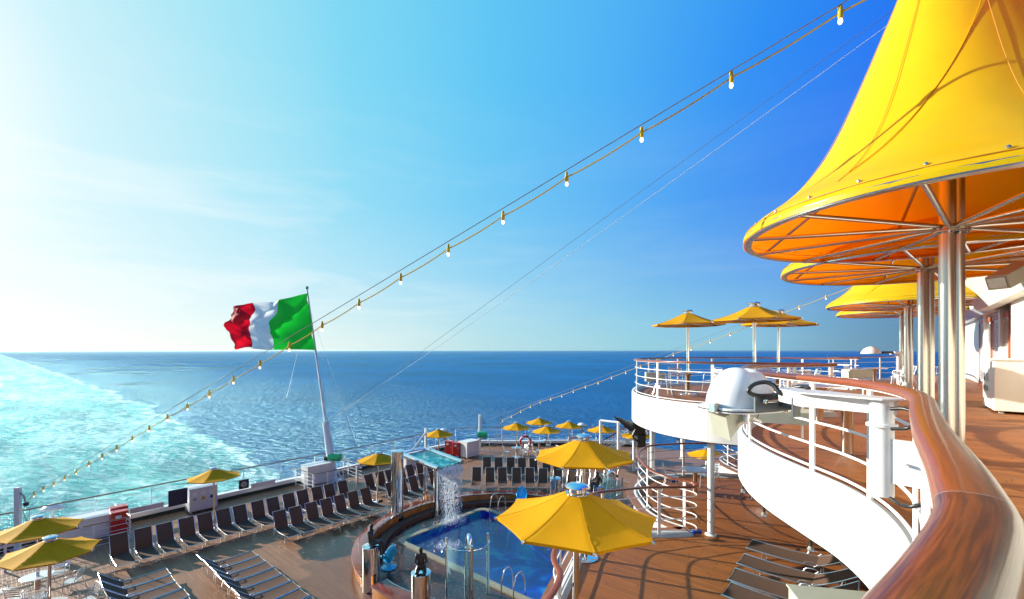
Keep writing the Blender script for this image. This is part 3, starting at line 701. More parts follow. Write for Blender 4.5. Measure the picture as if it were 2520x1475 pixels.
# ------------------------------------------------------------------ large sail canopies on twin poles
def canopy(s, a, zring, label, bolts=True, r=2.42, rot=0.0):
    c = W(s, a); t = thing('sail_canopy', label, 'canopy', (c.x, c.y, ZA), group='tall yellow sail canopies along the upper deck')
    px = Vector((.083, .0, 0)); off = Vector((.083, .010, 0))
    zf = zring - .07
    for k, o_ in enumerate((-off, off)):
        MB().lathe([(.080 - .008 * k, ZA + .0), (.080 - .008 * k, zring + 2.4)], (c.x + o_.x, c.y + o_.y, 0), 24).build('pole', M['brushed'], t, smooth=True)
    MB().lathe([(.088, ZA + .001), (.088, ZA + .30)], (c.x - off.x, c.y - off.y, 0), 24).build('pole_foot', M['grey_paint'], t, smooth=True)
    fl = MB()
    for o_ in (-off, off):
        fl.lathe([(.08, zf - .045), (.135, zf - .045), (.135, zf - .025), (.08, zf - .025)], (c.x + o_.x, c.y + o_.y, 0), 24)
        fl.lathe([(.08, zf - .015), (.135, zf - .015), (.135, zf + .005), (.08, zf + .005)], (c.x + o_.x, c.y + o_.y, 0), 24)
    for k in range(12):
        q = c + Vector((math.cos(k * math.pi / 6) * .19, math.sin(k * math.pi / 6) * .115, 0))
        fl.lathe([(.012, zf - .06), (.012, zf + .02)], (q.x, q.y, 0), 6)
    fl.build('flange', M['brushed'], t)
    n = 72; ring = [c + Vector((math.cos(2 * math.pi * k / n) * r, math.sin(2 * math.pi * k / n) * r, 0)) for k in range(n)]
    MB().sweep(ring, [(-.085, -.045), (.02, -.045), (.035, .028), (-.07, -.005)], z=zring, closed=True).build('ring_bar', M['brushed'], t, smooth=True, angle=30)
    for k in range(12):
        an = 2 * math.pi * (k + .35) / 12 + rot
        e = c + Vector((math.cos(an) * (r - .03), math.sin(an) * (r - .03), zring - .01)); b = c + Vector((math.cos(an) * .13, math.sin(an) * .09, zf + .03))
        MB().tube([b, e], .030, 10).build('spoke', M['brushed'], t, smooth=True)
    # rafters that lean from the ring up to the head of the pole
    prof = [(r + .035, -.03), (r + .03, .05), (r - .06, .16), (2.02, .40), (1.72, .68), (1.44, 1.06), (1.20, 1.52), (.98, 2.05), (.76, 2.62), (.53, 3.25), (.35, 3.95), (.23, 4.6), (.19, 4.95)]
    for k in range(6):
        an = 2 * math.pi * (k + .1) / 6 + rot
        d = Vector((math.cos(an), math.sin(an), 0))
        MB().tube([c + d * (r - .06) + Vector((0, 0, zring + .03)), c + d * .10 + Vector((0, 0, zring + 1.55))], .026, 8).build('rafter', M['brushed'], t, smooth=True)
    nseg = 96; fm = MB(); sp = []
    zz = spline([(q[0], 0, q[1]) for q in prof], .12)
    vs = []
    for p in zz:
        for k in range(nseg):
            an = 2 * math.pi * k / nseg
            sc = 1 - .016 * math.sin(math.pi * min(1, p.z / 4)) * (1 - abs(math.cos(an * 4))) + .0016 * math.sin(an * 23 + p.z * 1.7) * math.exp(-p.z)
            vs.append((c.x + math.cos(an) * p.x * sc, c.y + math.sin(an) * p.x * sc, zring + p.z))
    fs = [(i * nseg + k, i * nseg + (k + 1) % nseg, (i + 1) * nseg + (k + 1) % nseg, (i + 1) * nseg + k) for i in range(len(zz) - 1) for k in range(nseg)]
    fm.add(vs, fs); fab = fm.build('sailcloth', M['sail'], t, smooth=True)
    for k in range(8):
        an = 2 * math.pi * (k + .45) / 8 + rot
        MB().tube([(c.x + math.cos(an) * (p.x + .002), c.y + math.sin(an) * (p.x + .002), zring + p.z) for p in zz[6:]], .0035, 4).build('seam', M['seam'], fab)
    an0 = -2.75 + rot                       # slanting pocket seam
    MB().tube([(c.x + math.cos(an0 + 1.1 * (p.z - .5) / 3) * (p.x + .004), c.y + math.sin(an0 + 1.1 * (p.z - .5) / 3) * (p.x + .004), zring + p.z) for p in zz if .4 < p.z < 3.6], .006, 5).build('seam', M['yellow'], fab)
    MB().sweep([c + Vector((math.cos(2 * math.pi * k / n) * (r + .006), math.sin(2 * math.pi * k / n) * (r + .006), 0)) for k in range(n)],
               [(-.006, .095), (.006, .095), (.006, .102), (-.006, .102)], z=zring, closed=True).build('hem_seam', M['seam'], fab)
    if bolts:
        for k in range(28):
            an = 2 * math.pi * (k + .2) / 28; q = c + Vector((math.cos(an) * (r - .025), math.sin(an) * (r - .025), zring + .135))
            MB().lathe([(.019, 0), (.017, .010), (.008, .016), (0, .017)], q, 10, axis=Matrix.Rotation(an, 3, 'Z') @ Matrix.Rotation(R(62), 3, 'Y')).build('bolt', M['brushed'], t, smooth=True)
    return t
for (x, d, lab) in ((2343, 5.9, 'huge nearest yellow sail canopy on twin steel poles beside the mahogany rail'), (2279, 8.8, 'second yellow sail canopy, mostly hidden behind the huge near one'),
                    (2236, 16.2, 'third yellow sail canopy standing far along the upper deck'), (2222, 20.2, 'farthest yellow sail canopy, just peeking out under the third one')):
    p = atd(x, 863, d); s, a = SA(p)
    canopy(s, a, EYE + 1.67, lab, bolts=d < 12)

# ------------------------------------------------------------------ yellow parasols
def parasol_proto(label):
    t = thing('parasol', label, 'parasol', (0, 0, 0), group='yellow octagonal parasols')
    n = 8; Rr = 1.15; m = MB()
    # eight concave panels, subdivided; the cloth sags a little between the ribs
    prof = [(.165, 2.66), (.27, 2.615), (.42, 2.545), (.60, 2.47), (.80, 2.40), (1.0, 2.345), (Rr, 2.315), (Rr * .992, 2.275)]
    per = 8; vs = []
    for (r, z) in prof:
        for k in range(n):
            for j in range(per):
                a0 = 2 * math.pi * k / n; a1 = 2 * math.pi * (k + 1) / n; f = j / per
                x = math.cos(a0) * (1 - f) + math.cos(a1) * f; y = math.sin(a0) * (1 - f) + math.sin(a1) * f
                q = (r - .165) / (Rr - .165); sg = 4 * f * (1 - f)
                rr = r * (1 - .030 * sg * q); l = math.hypot(x, y); round_ = (1 - q) ** 2
                x2, y2 = x * (1 - round_) + x / l * round_, y * (1 - round_) + y / l * round_
                vs.append((x2 * rr, y2 * rr, z - .022 * sg * q * (1.3 - q)))
    T = n * per
    m.add(vs, [(i * T + k, i * T + (k + 1) % T, (i + 1) * T + (k + 1) % T, (i + 1) * T + k) for i in range(len(prof) - 1) for k in range(T)])
    can = m.build('canopy', M['yellow'], t, smooth=True, angle=60)
    for k in range(n):
        an = 2 * math.pi * k / n; d = Vector((math.cos(an), math.sin(an), 0))
        MB().tube([d * .06 + Vector((0, 0, 2.33)), d * (Rr - .02) + Vector((0, 0, 2.285))], .012, 6).build('rib', M['alu'], t)
        MB().box(d * (Rr + .005) + Vector((0, 0, 2.295)), (.035, .040, .035), an).build('corner_clip', M['chrome'], t, bevel=.006)
        MB().tube([d * r + Vector((0, 0, z + .004)) for r, z in prof[:-1]], .002, 4).build('hem', M['yellow'], can)
    col_ = MB().lathe([(.135, 2.62), (.15, 2.68), (.17, 2.66), (.17, 2.67), (.125, 2.69), (.125, 2.735), (.06, 2.735)], (0, 0, 0), 24).build('collar', M['steel'], t, smooth=True)
    cap = MB().lathe([(.10, 2.735), (.165, 2.748), (.172, 2.758), (.165, 2.770), (.13, 2.790), (.08, 2.803), (.02, 2.808), (.018, 2.812), (.016, 2.832), (.0, 2.834)], (0, 0, 0), 32).build('cap', M['chrome'], t, smooth=True)
    MB().lathe([(.045, .02), (.045, 2.66)], (0, 0, 0), 20).build('pole', M['steel'], t, smooth=True)
    MB().lathe([(.30, 0.002), (.30, .018), (.06, .03), (.06, .10)], (0, 0, 0), 28).build('base_plate', M['chrome'], t, smooth=True)
    return t
pool_par = [(92.6, 1265.8, 'far left'), (118.9, 1317, ''), (527, 1148, ''), (928.7, 1109.3, ''), (1079, 1052.5, ''), (1271.5, 1036.5, ''), (1327.4, 1025.4, ''), (1346.7, 1045, ''),
            (1399.3, 1034, ''), (1480.8, 1043.3, ''), (1567, 1055, ''), (1742, 1097.7, '')]
plab = ['upper of the two olive lit parasols in the bottom left corner', 'lower and nearer of the two parasols in the bottom left corner', 'yellow parasol beside the white life jacket locker above the brown loungers',
        'yellow parasol left of the tall steel column at the waterfall', 'small yellow parasol behind the waterfall basin at the stern rail', 'distant yellow parasol with a table and chairs right of the lamp post',
        'farthest of the distant parasols, highest in the picture near the stern rail', 'distant parasol just above the second large parasol, right of the lifebuoy', 'distant parasol in front of the floodlight at the stern rail',
        'distant parasol left of the white stairway', 'distant parasol half hidden behind the black spotlight', 'small parasol seen through the bars right of the white column']
spots = []
for (x, y, _), l in zip(pool_par, plab): p = at(x, y, HP - 2.83); spots.append((Vector((p.x, p.y, ZP)), l, .1 + .2 * random.random()))
mid = [(1412, 1187, 'large front yellow parasol with chrome cap above the swimming pool', R(-90 + 2)), (1439, 1065.5, 'second large yellow parasol just behind the front one', R(-90 + 14))]
for x, y, l, rz in mid: p = at(x, y, HB - 2.83); spots.append((Vector((p.x, p.y, ZB)), l, rz))
upp = [(1692.5, 760.6, 'left of the three parasols on the far upper balcony', .3), (1857, 741.3, 'nearest and largest of the three parasols on the far upper balcony', .75), (1913.5, 760, 'right parasol on the far balcony, partly behind the largest one', .5)]
for x, y, l, rz in upp: p = at(x, y, HA - 2.83); spots.append((Vector((p.x, p.y, ZA)), l, rz))
pp = parasol_proto(spots[0][1]); pp.location = spots[0][0]; pp.rotation_euler.z = .2
for p, l, rz in spots[1:]:
    q_ = dup(pp, p, rz, l); q_.rotation_euler.x = R(random.uniform(-1.3, 1.3)); q_.rotation_euler.y = R(random.uniform(-1.3, 1.3))
PAR = [s[0] for s in spots]

# ------------------------------------------------------------------ tables and aluminium chairs
def table_proto(label):
    t = thing('cafe_table', label, 'table', (0, 0, 0), group='round cafe tables')
    MB().lathe([(.06, .715), (.40, .715), (.415, .725), (.415, .738), (.40, .744), (.06, .744)], (0, 0, 0), 36).build('tabletop', M['tabletop'], t, smooth=True)
    MB().lathe([(.417, .716), (.425, .722), (.425, .740), (.417, .746), (.40, .7465), (.40, .745)], (0, 0, 0), 36).build('rim', M['alu'], t, smooth=True)
    MB().lathe([(.075, .02), (.075, .60), (.16, .714)], (0, 0, 0), 24).build('pedestal', M['steel'], t, smooth=True)
    return t
def chair_proto(label):
    t = thing('slat_chair', label, 'chair', (0, 0, 0), group='aluminium slat chairs')
    # faces +x
    for s_, nm in ((-1, ''), (1, '')):
        y = .24 * s_
        MB().tube(spline([(.20, y, .0), (.16, y, .25), (.13, y, .50), (.10, y * 1.0, .66), (.02, y, .685), (-.14, y, .685), (-.20, y, .66)], .05), .0125, 6).build('arm', M['alu'], t, smooth=True)
        MB().tube(spline([(-.30, y, .0), (-.22, y, .25), (-.16, y, .42), (-.20, y * .96, .62), (-.27, y * .93, .83)], .05), .0125, 6).build('rear_leg', M['alu'], t, smooth=True)
    MB().tube(spline([(-.27, -.223, .83), (-.28, -.19, .86), (-.28, 0, .865), (-.28, .19, .86), (-.27, .223, .83)], .05), .0125, 6).build('top_rail', M['alu'], t, smooth=True)
    sm = MB()
    for k in range(6): sm.box((-.13 + .064 * k, 0, .445 - .002 * k), (.052, .44, .008))
    sm.build('seat', M['alu'], t)
    bm_ = MB()
    for k in range(4):
        z = .56 + .075 * k; x = -.165 - (z - .42) * .25
        bm_.box((x, 0, z), (.008, .42, .052), M=Matrix.Rotation(R(-14), 3, 'Y'))
    bm_.build('backrest', M['alu'], t)
    return t
tables = []   # (position, label, chairs [(angle, distance, label tail)])
T = lambda i: PAR[i]
tdef = [(T(0), 'round table under the upper parasol of the bottom left pair'), (T(1), 'round table at the bottom edge under the lower left parasol'), (T(5), 'small round table under the distant parasol next to the lifebuoy'),
        (T(6), 'distant round table behind the one by the lifebuoy'), (T(7), 'distant round table under the parasol above the second large one'), (T(8), 'distant round table near the stern floodlight'),
        (T(9), 'distant round table left of the white stairway'), (PAR[14], 'round table on the far balcony under the left parasol'), (PAR[15], 'round table on the far balcony under the nearest parasol'),
        (PAR[16], 'round table on the far balcony under the right parasol')]
def tp(x, y, H_, z):
    p = at(x, y, H_); return Vector((p.x, p.y, z))
tdef += [(tp(2016, 950, HA - .73, ZA), 'blue reflecting round table just behind the mahogany rail'), (tp(2152, 907, HA - .73, ZA), 'round table on the upper deck left of the far steel poles'),
         (tp(2275, 903, HA - .73, ZA), 'distant round table between the twin steel poles'), (Vector((8.6, 14.2, ZB)), 'dark round table on the middle terrace seen through the rail'),
         (Vector((6.1, 14.9, ZB)), 'low table on the middle terrace beside the rounded rail'), (tp(2085, 1040, HA - .45, ZA), 'steel pedestal table seen through the near railing')]
tt = table_proto(tdef[0][1]); tt.location = tdef[0][0]
for p, l in tdef[1:]: dup(tt, p, random.random(), l)
ch = []
def ring_chairs(p, specs):
    for ang, dist, l in specs:
        a = R(ang); q = p + Vector((math.cos(a), math.sin(a), 0)) * dist
        ch.append((q, a + math.pi + random.uniform(-.25, .25), l))
tc_ = [t_[0] for t_ in tdef]
ring_chairs(tc_[0], [(15, .98, 'bright striped chair right of the lower left parasol pole'), (100, .85, 'blue shaded chair behind the table of the bottom left parasols'), (-75, .80, 'dark backed chair between the two poles of the bottom left parasols'), (-150, .9, 'sunlit chair at the bottom left edge with white glowing seat')])
ring_chairs(tc_[1], [(150, .95, 'chair at the very bottom edge left of the front pole'), (60, .9, 'chair beside the front table in the bottom left corner'), (-20, 1.0, 'curved chair at the bottom edge shining white in the sun')])
ring_chairs(tc_[2], [(190, .80, 'pale blue chair left of the lifebuoy table'), (-20, .72, 'pale blue chair in front of the lifebuoy'), (40, .75, 'chair standing behind the lifebuoy table')])
ring_chairs(tc_[3], [(180, .75, 'distant chair left of the farthest table'), (0, .75, 'distant chair right of the farthest table')])
ring_chairs(tc_[4], [(200, .75, 'distant chair left of the parasol above the second large one'), (-40, .8, 'distant chair partly behind the second large parasol'), (80, .7, 'distant chair behind the middle distant table')])
ring_chairs(tc_[5], [(200, .75, 'distant chair near the floodlight, left side'), (20, .75, 'distant chair near the floodlight, right side')])
ring_chairs(tc_[6], [(190, .75, 'distant chair left of the stairway table'), (0, .75, 'distant chair at the foot of the stairway')])
ring_chairs(tc_[7], [(190, .85, 'chair at the left end of the far balcony facing right'), (-20, .95, 'chair seen from behind on the far balcony left of the dome lamp'), (15, .9, 'chair with rounded arms next to the dome lamp on the far balcony'), (95, .8, 'chair behind the left balcony table')])
ring_chairs(tc_[8], [(0, .95, 'chair right of the nearest balcony table'), (100, .8, 'chair behind the nearest balcony table')])
ring_chairs(tc_[9], [(-10, .95, 'chair right of the right balcony table'), (-80, .85, 'chair in front of the right balcony table'), (80, .8, 'chair behind the right balcony table')])
ring_chairs(tc_[10], [(85, .66, 'chair pushed under the blue reflecting table, only its top rail showing')])
ring_chairs(tc_[11], [(-62, .85, 'silver chair with slatted back left of the far steel poles'), (-25, 1.0, 'silver chair just right of the slatted one by the steel poles'), (5, 1.25, 'silver chair half hidden by the far steel poles'), (110, .8, 'chair behind the table left of the far poles')])
ring_chairs(tc_[12], [(-60, .85, 'dark looking chair between the twin steel poles'), (0, .9, 'blue shaded chair beside the nearest steel pole')])
ring_chairs(tc_[13], [(200, .75, 'chair left of the dark table on the middle terrace'), (100, .75, 'chair behind the dark table on the middle terrace'), (-60, .7, 'chair in front of the dark table on the middle terrace'), (10, .8, 'chair right of the dark table on the middle terrace')])
ring_chairs(tc_[14], [(30, .75, 'chair next to the low table on the middle terrace'), (170, .75, 'chair beside the rounded rail of the middle terrace')])
c_ = chair_proto(ch[0][2]); c_.location = ch[0][0]; c_.rotation_euler.z = ch[0][1]
for q, a, l in ch[1:]: dup(c_, q, a, l)

# ------------------------------------------------------------------ sun loungers
def lounger_proto(label, group, ang, hw=.285):
    """head towards -x, hinge at the origin, foot at x = 1.25; backrest raised by ang degrees"""
    t = thing('sun_lounger', label, 'sun lounger', (0, 0, 0), group=group)
    hz = .34; L = .80; ca, sa = math.cos(R(ang)), math.sin(R(ang))
    def strip(pts, w, th=.008):
        m = MB(); vs = []
        for (x, z) in pts: vs += [(x, -w, z), (x, -w * .5, z - .012), (x, 0, z - .018), (x, w * .5, z - .012), (x, w, z)]
        n = len(pts); fs = [(5 * i + j, 5 * i + j + 1, 5 * i + 6 + j, 5 * i + 5 + j) for i in range(n - 1) for j in range(4)]
        m.add(vs, fs); return m
    bp = [(0, hz), (-.12 * (1 - .5 * (1 - ca)), hz + .06 * sa)]
    bp = [(-L * u * ca - .05 * math.sin(math.pi * u) * -sa * 1.0, hz + L * u * sa - .05 * math.sin(math.pi * u) * ca) for u in [i / 8 for i in range(9)]]
    sp_ = [(1.25 * u, hz + .02 * (u ** 3) - .012 * math.sin(math.pi * u)) for u in [i / 8 for i in range(9)]]
    strip(sp_, hw).build('seat_sling', M['sling'], t, smooth=True)
    strip(bp, hw).build('back_sling', M['sling'], t, smooth=True)
    for y in (-hw, hw):
        MB().tube([(x, y, z) for x, z in sp_] + [(1.27, y, hz + .012)], .0145, 6).build('side_rail', M['alu'], t, smooth=True)
        MB().tube([(x, y * 1.0, z) for x, z in bp], .0125, 6).build('back_rail', M['alu'], t, smooth=True)
        MB().tube(spline([(.02, y * 1.09, hz - .01), (-.05, y * 1.10, hz + .06), (.0, y * 1.10, hz + .08), (.16, y * 1.10, hz + .06), (.20, y * 1.09, hz)], .05), .010, 5).build('armrest', M['alu'], t, smooth=True)
    MB().tube([(bp[-1][0], -hw, bp[-1][1]), (bp[-1][0], hw, bp[-1][1])], .012, 6).build('head_rail', M['alu'], t)
    MB().tube([(1.26, -hw, hz + .015), (1.26, 0, hz - .012), (1.26, hw, hz + .015)], .012, 6).build('foot_rail', M['galv'] if ang < 50 else M['alu'], t)
    for x in (.95, -.10):
        MB().tube(spline([(x, -hw + .01, hz - .01), (x + .02, -hw - .01, .12), (x + .02, -hw, .012), (x + .02, 0, .010), (x + .02, hw, .012), (x + .02, hw + .01, .12), (x, hw - .01, hz - .01)], .06), .0115, 6).build('leg_frame', M['alu'], t, smooth=True)
    bx = -L * .6 * ca; bz = hz + L * .6 * sa
    for y in (-hw * .9, hw * .9):
        MB().tube(spline([(bx, y, bz - .02), (bx - .02 - .08 * sa, y, bz * .5), (bx + .02, y, .012)], .08), .010, 5).build('prop_leg', M['alu'], t, smooth=True)
    return t
alt = [[None, 61], [None, 70]]
yaw_fwd = math.atan2(-0.649, 0.761); yaw_u = YAW
rows = []
g1 = 'loungers of the long row along the stern rail'
def row(n, f, labf, group, ang, proto=None, hw=.285):
    for i in range(n):
        p, yaw = f(i); l = labf(i)
        j = random.uniform(-.035, .035); p = p + Vector((random.uniform(-.03, .03), random.uniform(-.03, .03), 0))
        if proto is None:
            proto = lounger_proto(l, group, ang, hw); proto.location = p; proto.rotation_euler.z = yaw
        elif ang == 66 and random.random() < .45:
            pr = alt[random.randrange(2)]
            if pr[0] is None: pr[0] = lounger_proto(l, group, pr[1]); pr[0].location = p; pr[0].rotation_euler.z = yaw + j
            else: dup(pr[0], p, yaw + j, l, group)
        else: dup(proto, p, yaw + j, l, group)
    return proto
Wp = lambda s, a: W(s, a, ZP)
P1 = row(14, lambda i: (Wp(3.42 + .727 * i, 23.3), yaw_fwd), lambda i: ORD[i] + ' lounger from the left in the long back row by the stern rail', g1, 66)
row(7, lambda i: (Wp(14.62 + .73 * i, 23.35), yaw_fwd), lambda i: ORD[i] + ' lounger from the left in the back row behind the tall steel column', 'loungers behind the tall steel column', 66, P1)
row(7, lambda i: (Wp(8.62 + .735 * i, 21.1), yaw_fwd), lambda i: ORD[i] + ' lounger from the left in the front row below the long stern row', 'loungers in the shorter second row', 66, P1)
row(6, lambda i: (Wp(14.55 + .73 * i, 21.05), yaw_fwd), lambda i: ORD[i] + ' lounger from the left in the front row behind the waterfall columns', 'loungers behind the waterfall columns', 66, P1)
P2 = row(9, lambda i: (Wp(5.62, 19.3 - .735 * i), yaw_u), lambda i: ORD[i] + ' from the back of the reclining loungers packed at the bottom centre left', 'flat loungers packed at the bottom left centre', 40, hw=.335)
row(6, lambda i: (Wp(3.0, 20.15 - .75 * i), yaw_u), lambda i: ORD[i] + ' from the back of the loungers packed beside the bottom left tables', 'flat loungers packed beside the tables', 40, P2)
# rows facing the camera around the pool court
f2 = [(1172.8, 1150.6), (1205, 1150.8), (1237, 1151), (1270, 1151.4), (1303, 1152), (1337, 1153.2), (1373, 1156.6), (1409, 1159.5), (1441, 1163), (1476, 1169), (1508, 1177), (1540, 1186)]
cen = W(PC[0], PC[1])
def fan(pts, H_):
    out = []
    for i, (x, y) in enumerate(pts):
        p = at(x, y, H_); d = (Vector((cen.x, cen.y, 0)) - Vector((p.x, p.y, 0))).normalized()
        f = min(1, max(0, (x - 1260) / 200)); d = (Vector((.03, -1, 0)) * (1 - f) + d * f).normalized()
        if x < 1260: d = Vector((0.05, -1, 0)).normalized()
        q = Vector((p.x, p.y, ZP)) + d * .22
        out.append((q, math.atan2(d.y, d.x)))
    return out
F2 = fan(f2, HP - 1.08); row(len(F2), lambda i: F2[i], lambda i: ORD[i] + ' lounger from the left in the nearer row facing the pool', 'loungers of the nearer row facing the pool', 66, P1)
f1 = [(1199.3, 1125.6), (1228, 1125.9), (1257, 1126.4), (1285, 1127), (1313, 1128), (1345, 1130), (1377, 1133), (1410, 1137), (1443, 1142), (1476, 1148), (1510, 1155)]
F1 = fan(f1, HP - 1.08); row(len(F1), lambda i: F1[i], lambda i: ORD[i] + ' lounger from the left in the farther row facing the pool', 'loungers of the farther row facing the pool', 66, P1)
# four loungers on the middle terrace, heads to the right
lb = [(5.35, 10.05), (4.78, 9.32), (4.31, 8.72), (3.88, 8.10), (3.5, 7.45)]
lq = []
for x, y in lb:
    q = Vector((x, y, ZB)) + Vector((.765, -.645, 0)) * 1.25; lq.append((q, math.atan2(.645, -.765)))
row(5, lambda i: lq[i], lambda i: ORD[i] + ' lounger from the top in the bottom right group under the fascia', 'brown loungers under the near terrace', 30)

# ------------------------------------------------------------------ pool court
def rect(s0, s1, a0, a1, r=.35, n=6):
    out = []
    for (cs_, ca_, q) in ((s1 - r, a1 - r, 0), (s0 + r, a1 - r, 1), (s0 + r, a0 + r, 2), (s1 - r, a0 + r, 3)):
        for k in range(n + 1):
            t = (q + k / n) * math.pi / 2; out.append(W(cs_ + r * math.cos(t), ca_ + r * math.sin(t)))
    return out
S0, S1, A0, A1 = 11.9, 16.95, 9.0, 16.5
circ = lambda r, n=96: [W(PC[0] + r * math.cos(2 * math.pi * t / n), PC[1] + r * math.sin(2 * math.pi * t / n)) for t in range(n)]
MB().prism([circ(5.98), rect(S0 - .28, S1 + .28, A0 - .28, A1 + .28, .45)], ZP - .5, ZP - .02).build('pool_surround', M['terrazzo'], kind='structure')
t = thing('swimming_pool', 'bright blue swimming pool with pale tiled rim and turquoise patches', 'swimming pool', W(14.4, 13, ZP - 1.5))
MB().prism([rect(S0 - .26, S1 + .26, A0 - .26, A1 + .26, .44), rect(S0, S1, A0, A1)], ZP - .3, ZP + .03).build('rim', M['tile'], t)
pb = MB(); lo = rect(S0, S1, A0, A1); n = len(lo)
pb.add([(p.x, p.y, ZP - .30) for p in lo] + [(p.x, p.y, ZP - 1.6) for p in lo], [(i, (i + 1) % n, n + (i + 1) % n, n + i) for i in range(n)] + [tuple(range(2 * n - 1, n - 1, -1))])
pb.build('basin', M['mosaic'], t)
MB().prism([rect(S0 - .05, S1 + .05, A0 - .05, A1 + .05)], ZP - .34, ZP - .33).build('basin_edge', M['tile'], t) if False else None
w_ = MB(); w_.add([(p.x, p.y, ZP - .22) for p in rect(S0 - .001, S1 + .001, A0 - .001, A1 + .001)], [tuple(range(n))]); w_.build('pool_water', M['pool_water'], kind='structure')
wl = MB(); wl.sweep(rect(S0 + .006, S1 - .006, A0 + .006, A1 - .006), [(-.004, -.30), (.004, -.30), (.004, -.02), (-.004, -.02)], z=ZP, closed=True); wl.build('waterline_tiles', M['mosaic'], t)
# ring bench round the court
t = thing('ring_bench', 'dark red varnished ring bench with orange wood front circling the pool', 'bench', W(14.4, 13, ZP))
def arc(r, t0, t1, n=60): return [W(PC[0] + r * math.cos(R(t0 + (t1 - t0) * i / n)), PC[1] + r * math.sin(R(t0 + (t1 - t0) * i / n))) for i in range(n + 1)]
for (t0, t1) in ((6, 168), (176, 200), (205, 300)):
    P_ = arc(5.72, t0, t1)
    MB().sweep(P_, [(-.25, .003), (.25, .003), (.25, .41), (-.25, .41)], z=ZP).build('bench_wall', M['wood_wall'], t, smooth=True)
    MB().sweep(P_, [(-.32, .413), (.30, .413), (.33, .43), (.30, .455), (-.32, .455)], z=ZP).build('bench_top', M['ring_top'], t, smooth=True)
    MB().sweep(arc(5.45, t0, t1), [(-.01, .456), (.012, .456), (.012, .475), (-.01, .475)], z=ZP).build('trim', M['steel'], t)
# brown lower ledge around the far end
t = thing('curved_step', 'low curved brown step along the far side of the pool court', 'step', W(14.4, 18, ZP))
MB().sweep(arc(5.1, 20, 150), [(-.22, -.018), (.22, -.018), (.22, .17), (-.22, .17)], z=ZP).build('step_body', M['dark_wood'], t, smooth=True)

# waterfall gate
cols = [(at(977.6, 1283.5, HP), .30, 3.45, 'tall polished steel column left of the waterfall basin'), (at(1074, 1268, HP), .145, 2.62, 'slimmer steel column under the front corner of the waterfall basin')]
for p, r, h, l in cols:
    t = thing('steel_column', l, 'column', (p.x, p.y, ZP))
    MB().lathe([(r, ZP + .001), (r, ZP + h)], (p.x, p.y, 0), 40).build('shaft', M['steel'], t, smooth=True)
    MB().lathe([(r + .01, ZP + h - .01), (r + .012, ZP + h + .02), (r * .9, ZP + h + .035), (0, ZP + h + .04)], (p.x, p.y, 0), 40).build('cap', M['chrome'], t, smooth=True)
bl = at(988, 1119, HP - 3.02); br = at(1047.5, 1105.7, HP - 3.02)
fl_ = at(1074, 1153.9, HP - 2.72); fr_ = at(1143.9, 1135.6, HP - 2.72)
fr_ = fl_ + (br - bl)
t = thing('waterfall_basin', 'raised steel framed basin of green water with a waterfall lip over the pool', 'waterfall', (fl_.x, fl_.y, ZP))
b_ = MB(); dn = Vector((0, 0, -.10))
b_.add([bl, br, fr_, fl_, bl + dn, br + dn, fr_ + dn, fl_ + dn], [(0, 1, 2, 3), (7, 6, 5, 4), (0, 4, 5, 1), (1, 5, 6, 2), (2, 6, 7, 3), (3, 7, 4, 0)]); b_.build('water_sheet', M['basin_water'], t)
MB().tube([bl + Vector((0, 0, .03)), fl_ + (fl_ - bl).normalized() * .12 + Vector((0, 0, .03))], .125, 24).build('side_tube', M['chrome'], t, smooth=True)
MB().tube([br + Vector((0, 0, .03)), fr_ + (fr_ - br).normalized() * .12 + Vector((0, 0, .03))], .125, 24).build('side_tube', M['chrome'], t, smooth=True)
MB().tube([bl, br], .11, 20).build('rear_tube', M['chrome'], t, smooth=True)
MB().box((br.x, br.y, br.z + .55), (.10, .10, 1.2), YAW).build('rear_post', M['white'], t)
MB().tube([br + Vector((0, 0, .9)), br + (bl - br) * .55 + Vector((0, 0, .1))], .05, 8).build('brace', M['white'], t)
q = (br.x, br.y); MB().lathe([(.12, ZP + .001), (.12, br.z - .1)], (q[0], q[1], 0), 20).build('rear_leg', M['steel'], t, smooth=True)
# falling water: drops and strings, plus splash
random.seed(3)
wf = MB(); e = (fr_ - fl_)
fw = (fl_ - bl); fw.z = 0; fw.normalize()
def drop(m, p, r, l):
    a = random.random() * 6
    m.add([p + Vector((math.cos(a + k * 2.09) * r, math.sin(a + k * 2.09) * r, 0)) for k in range(3)] + [p + Vector((0, 0, l)), p + Vector((0, 0, -l * .4))], [(0, 1, 3), (1, 2, 3), (2, 0, 3), (1, 0, 4), (2, 1, 4), (0, 2, 4)])
CL = [random.random() for _ in range(15)]
def clu(): return min(1, max(0, random.choice(CL) + random.gauss(0, .022)))
for k in range(170):
    u = clu() if random.random() < .7 else random.random(); tt0 = random.random() * .15; t1 = tt0 + random.uniform(.06, .22)
    pts = []; ou = random.uniform(-.04, .04)
    for i in range(6):
        tm = tt0 + (t1 - tt0) * i / 5
        pts.append(fl_ + e * min(1, max(0, u + ou * i / 5)) + fw * (.05 + .45 * tm) + Vector((0, 0, -.04 - 4.9 * tm * tm)))
    wf.tube(pts, [random.uniform(.005, .020) for _ in pts], 4)
for k in range(3400):
    u = clu() if random.random() < .6 else random.random(); tm = .10 + .64 * random.random() ** .8
    p = fl_ + e * (u * (1 - .28 * tm)) + fw * (.05 + .45 * tm + random.gauss(0, .05)) + Vector((random.gauss(0, .03), random.gauss(0, .03), -.04 - 4.9 * tm * tm + random.gauss(0, .05)))
    if p.z < ZP + .05: continue
    drop(wf, p, random.uniform(.006, .018), random.uniform(.02, .10))
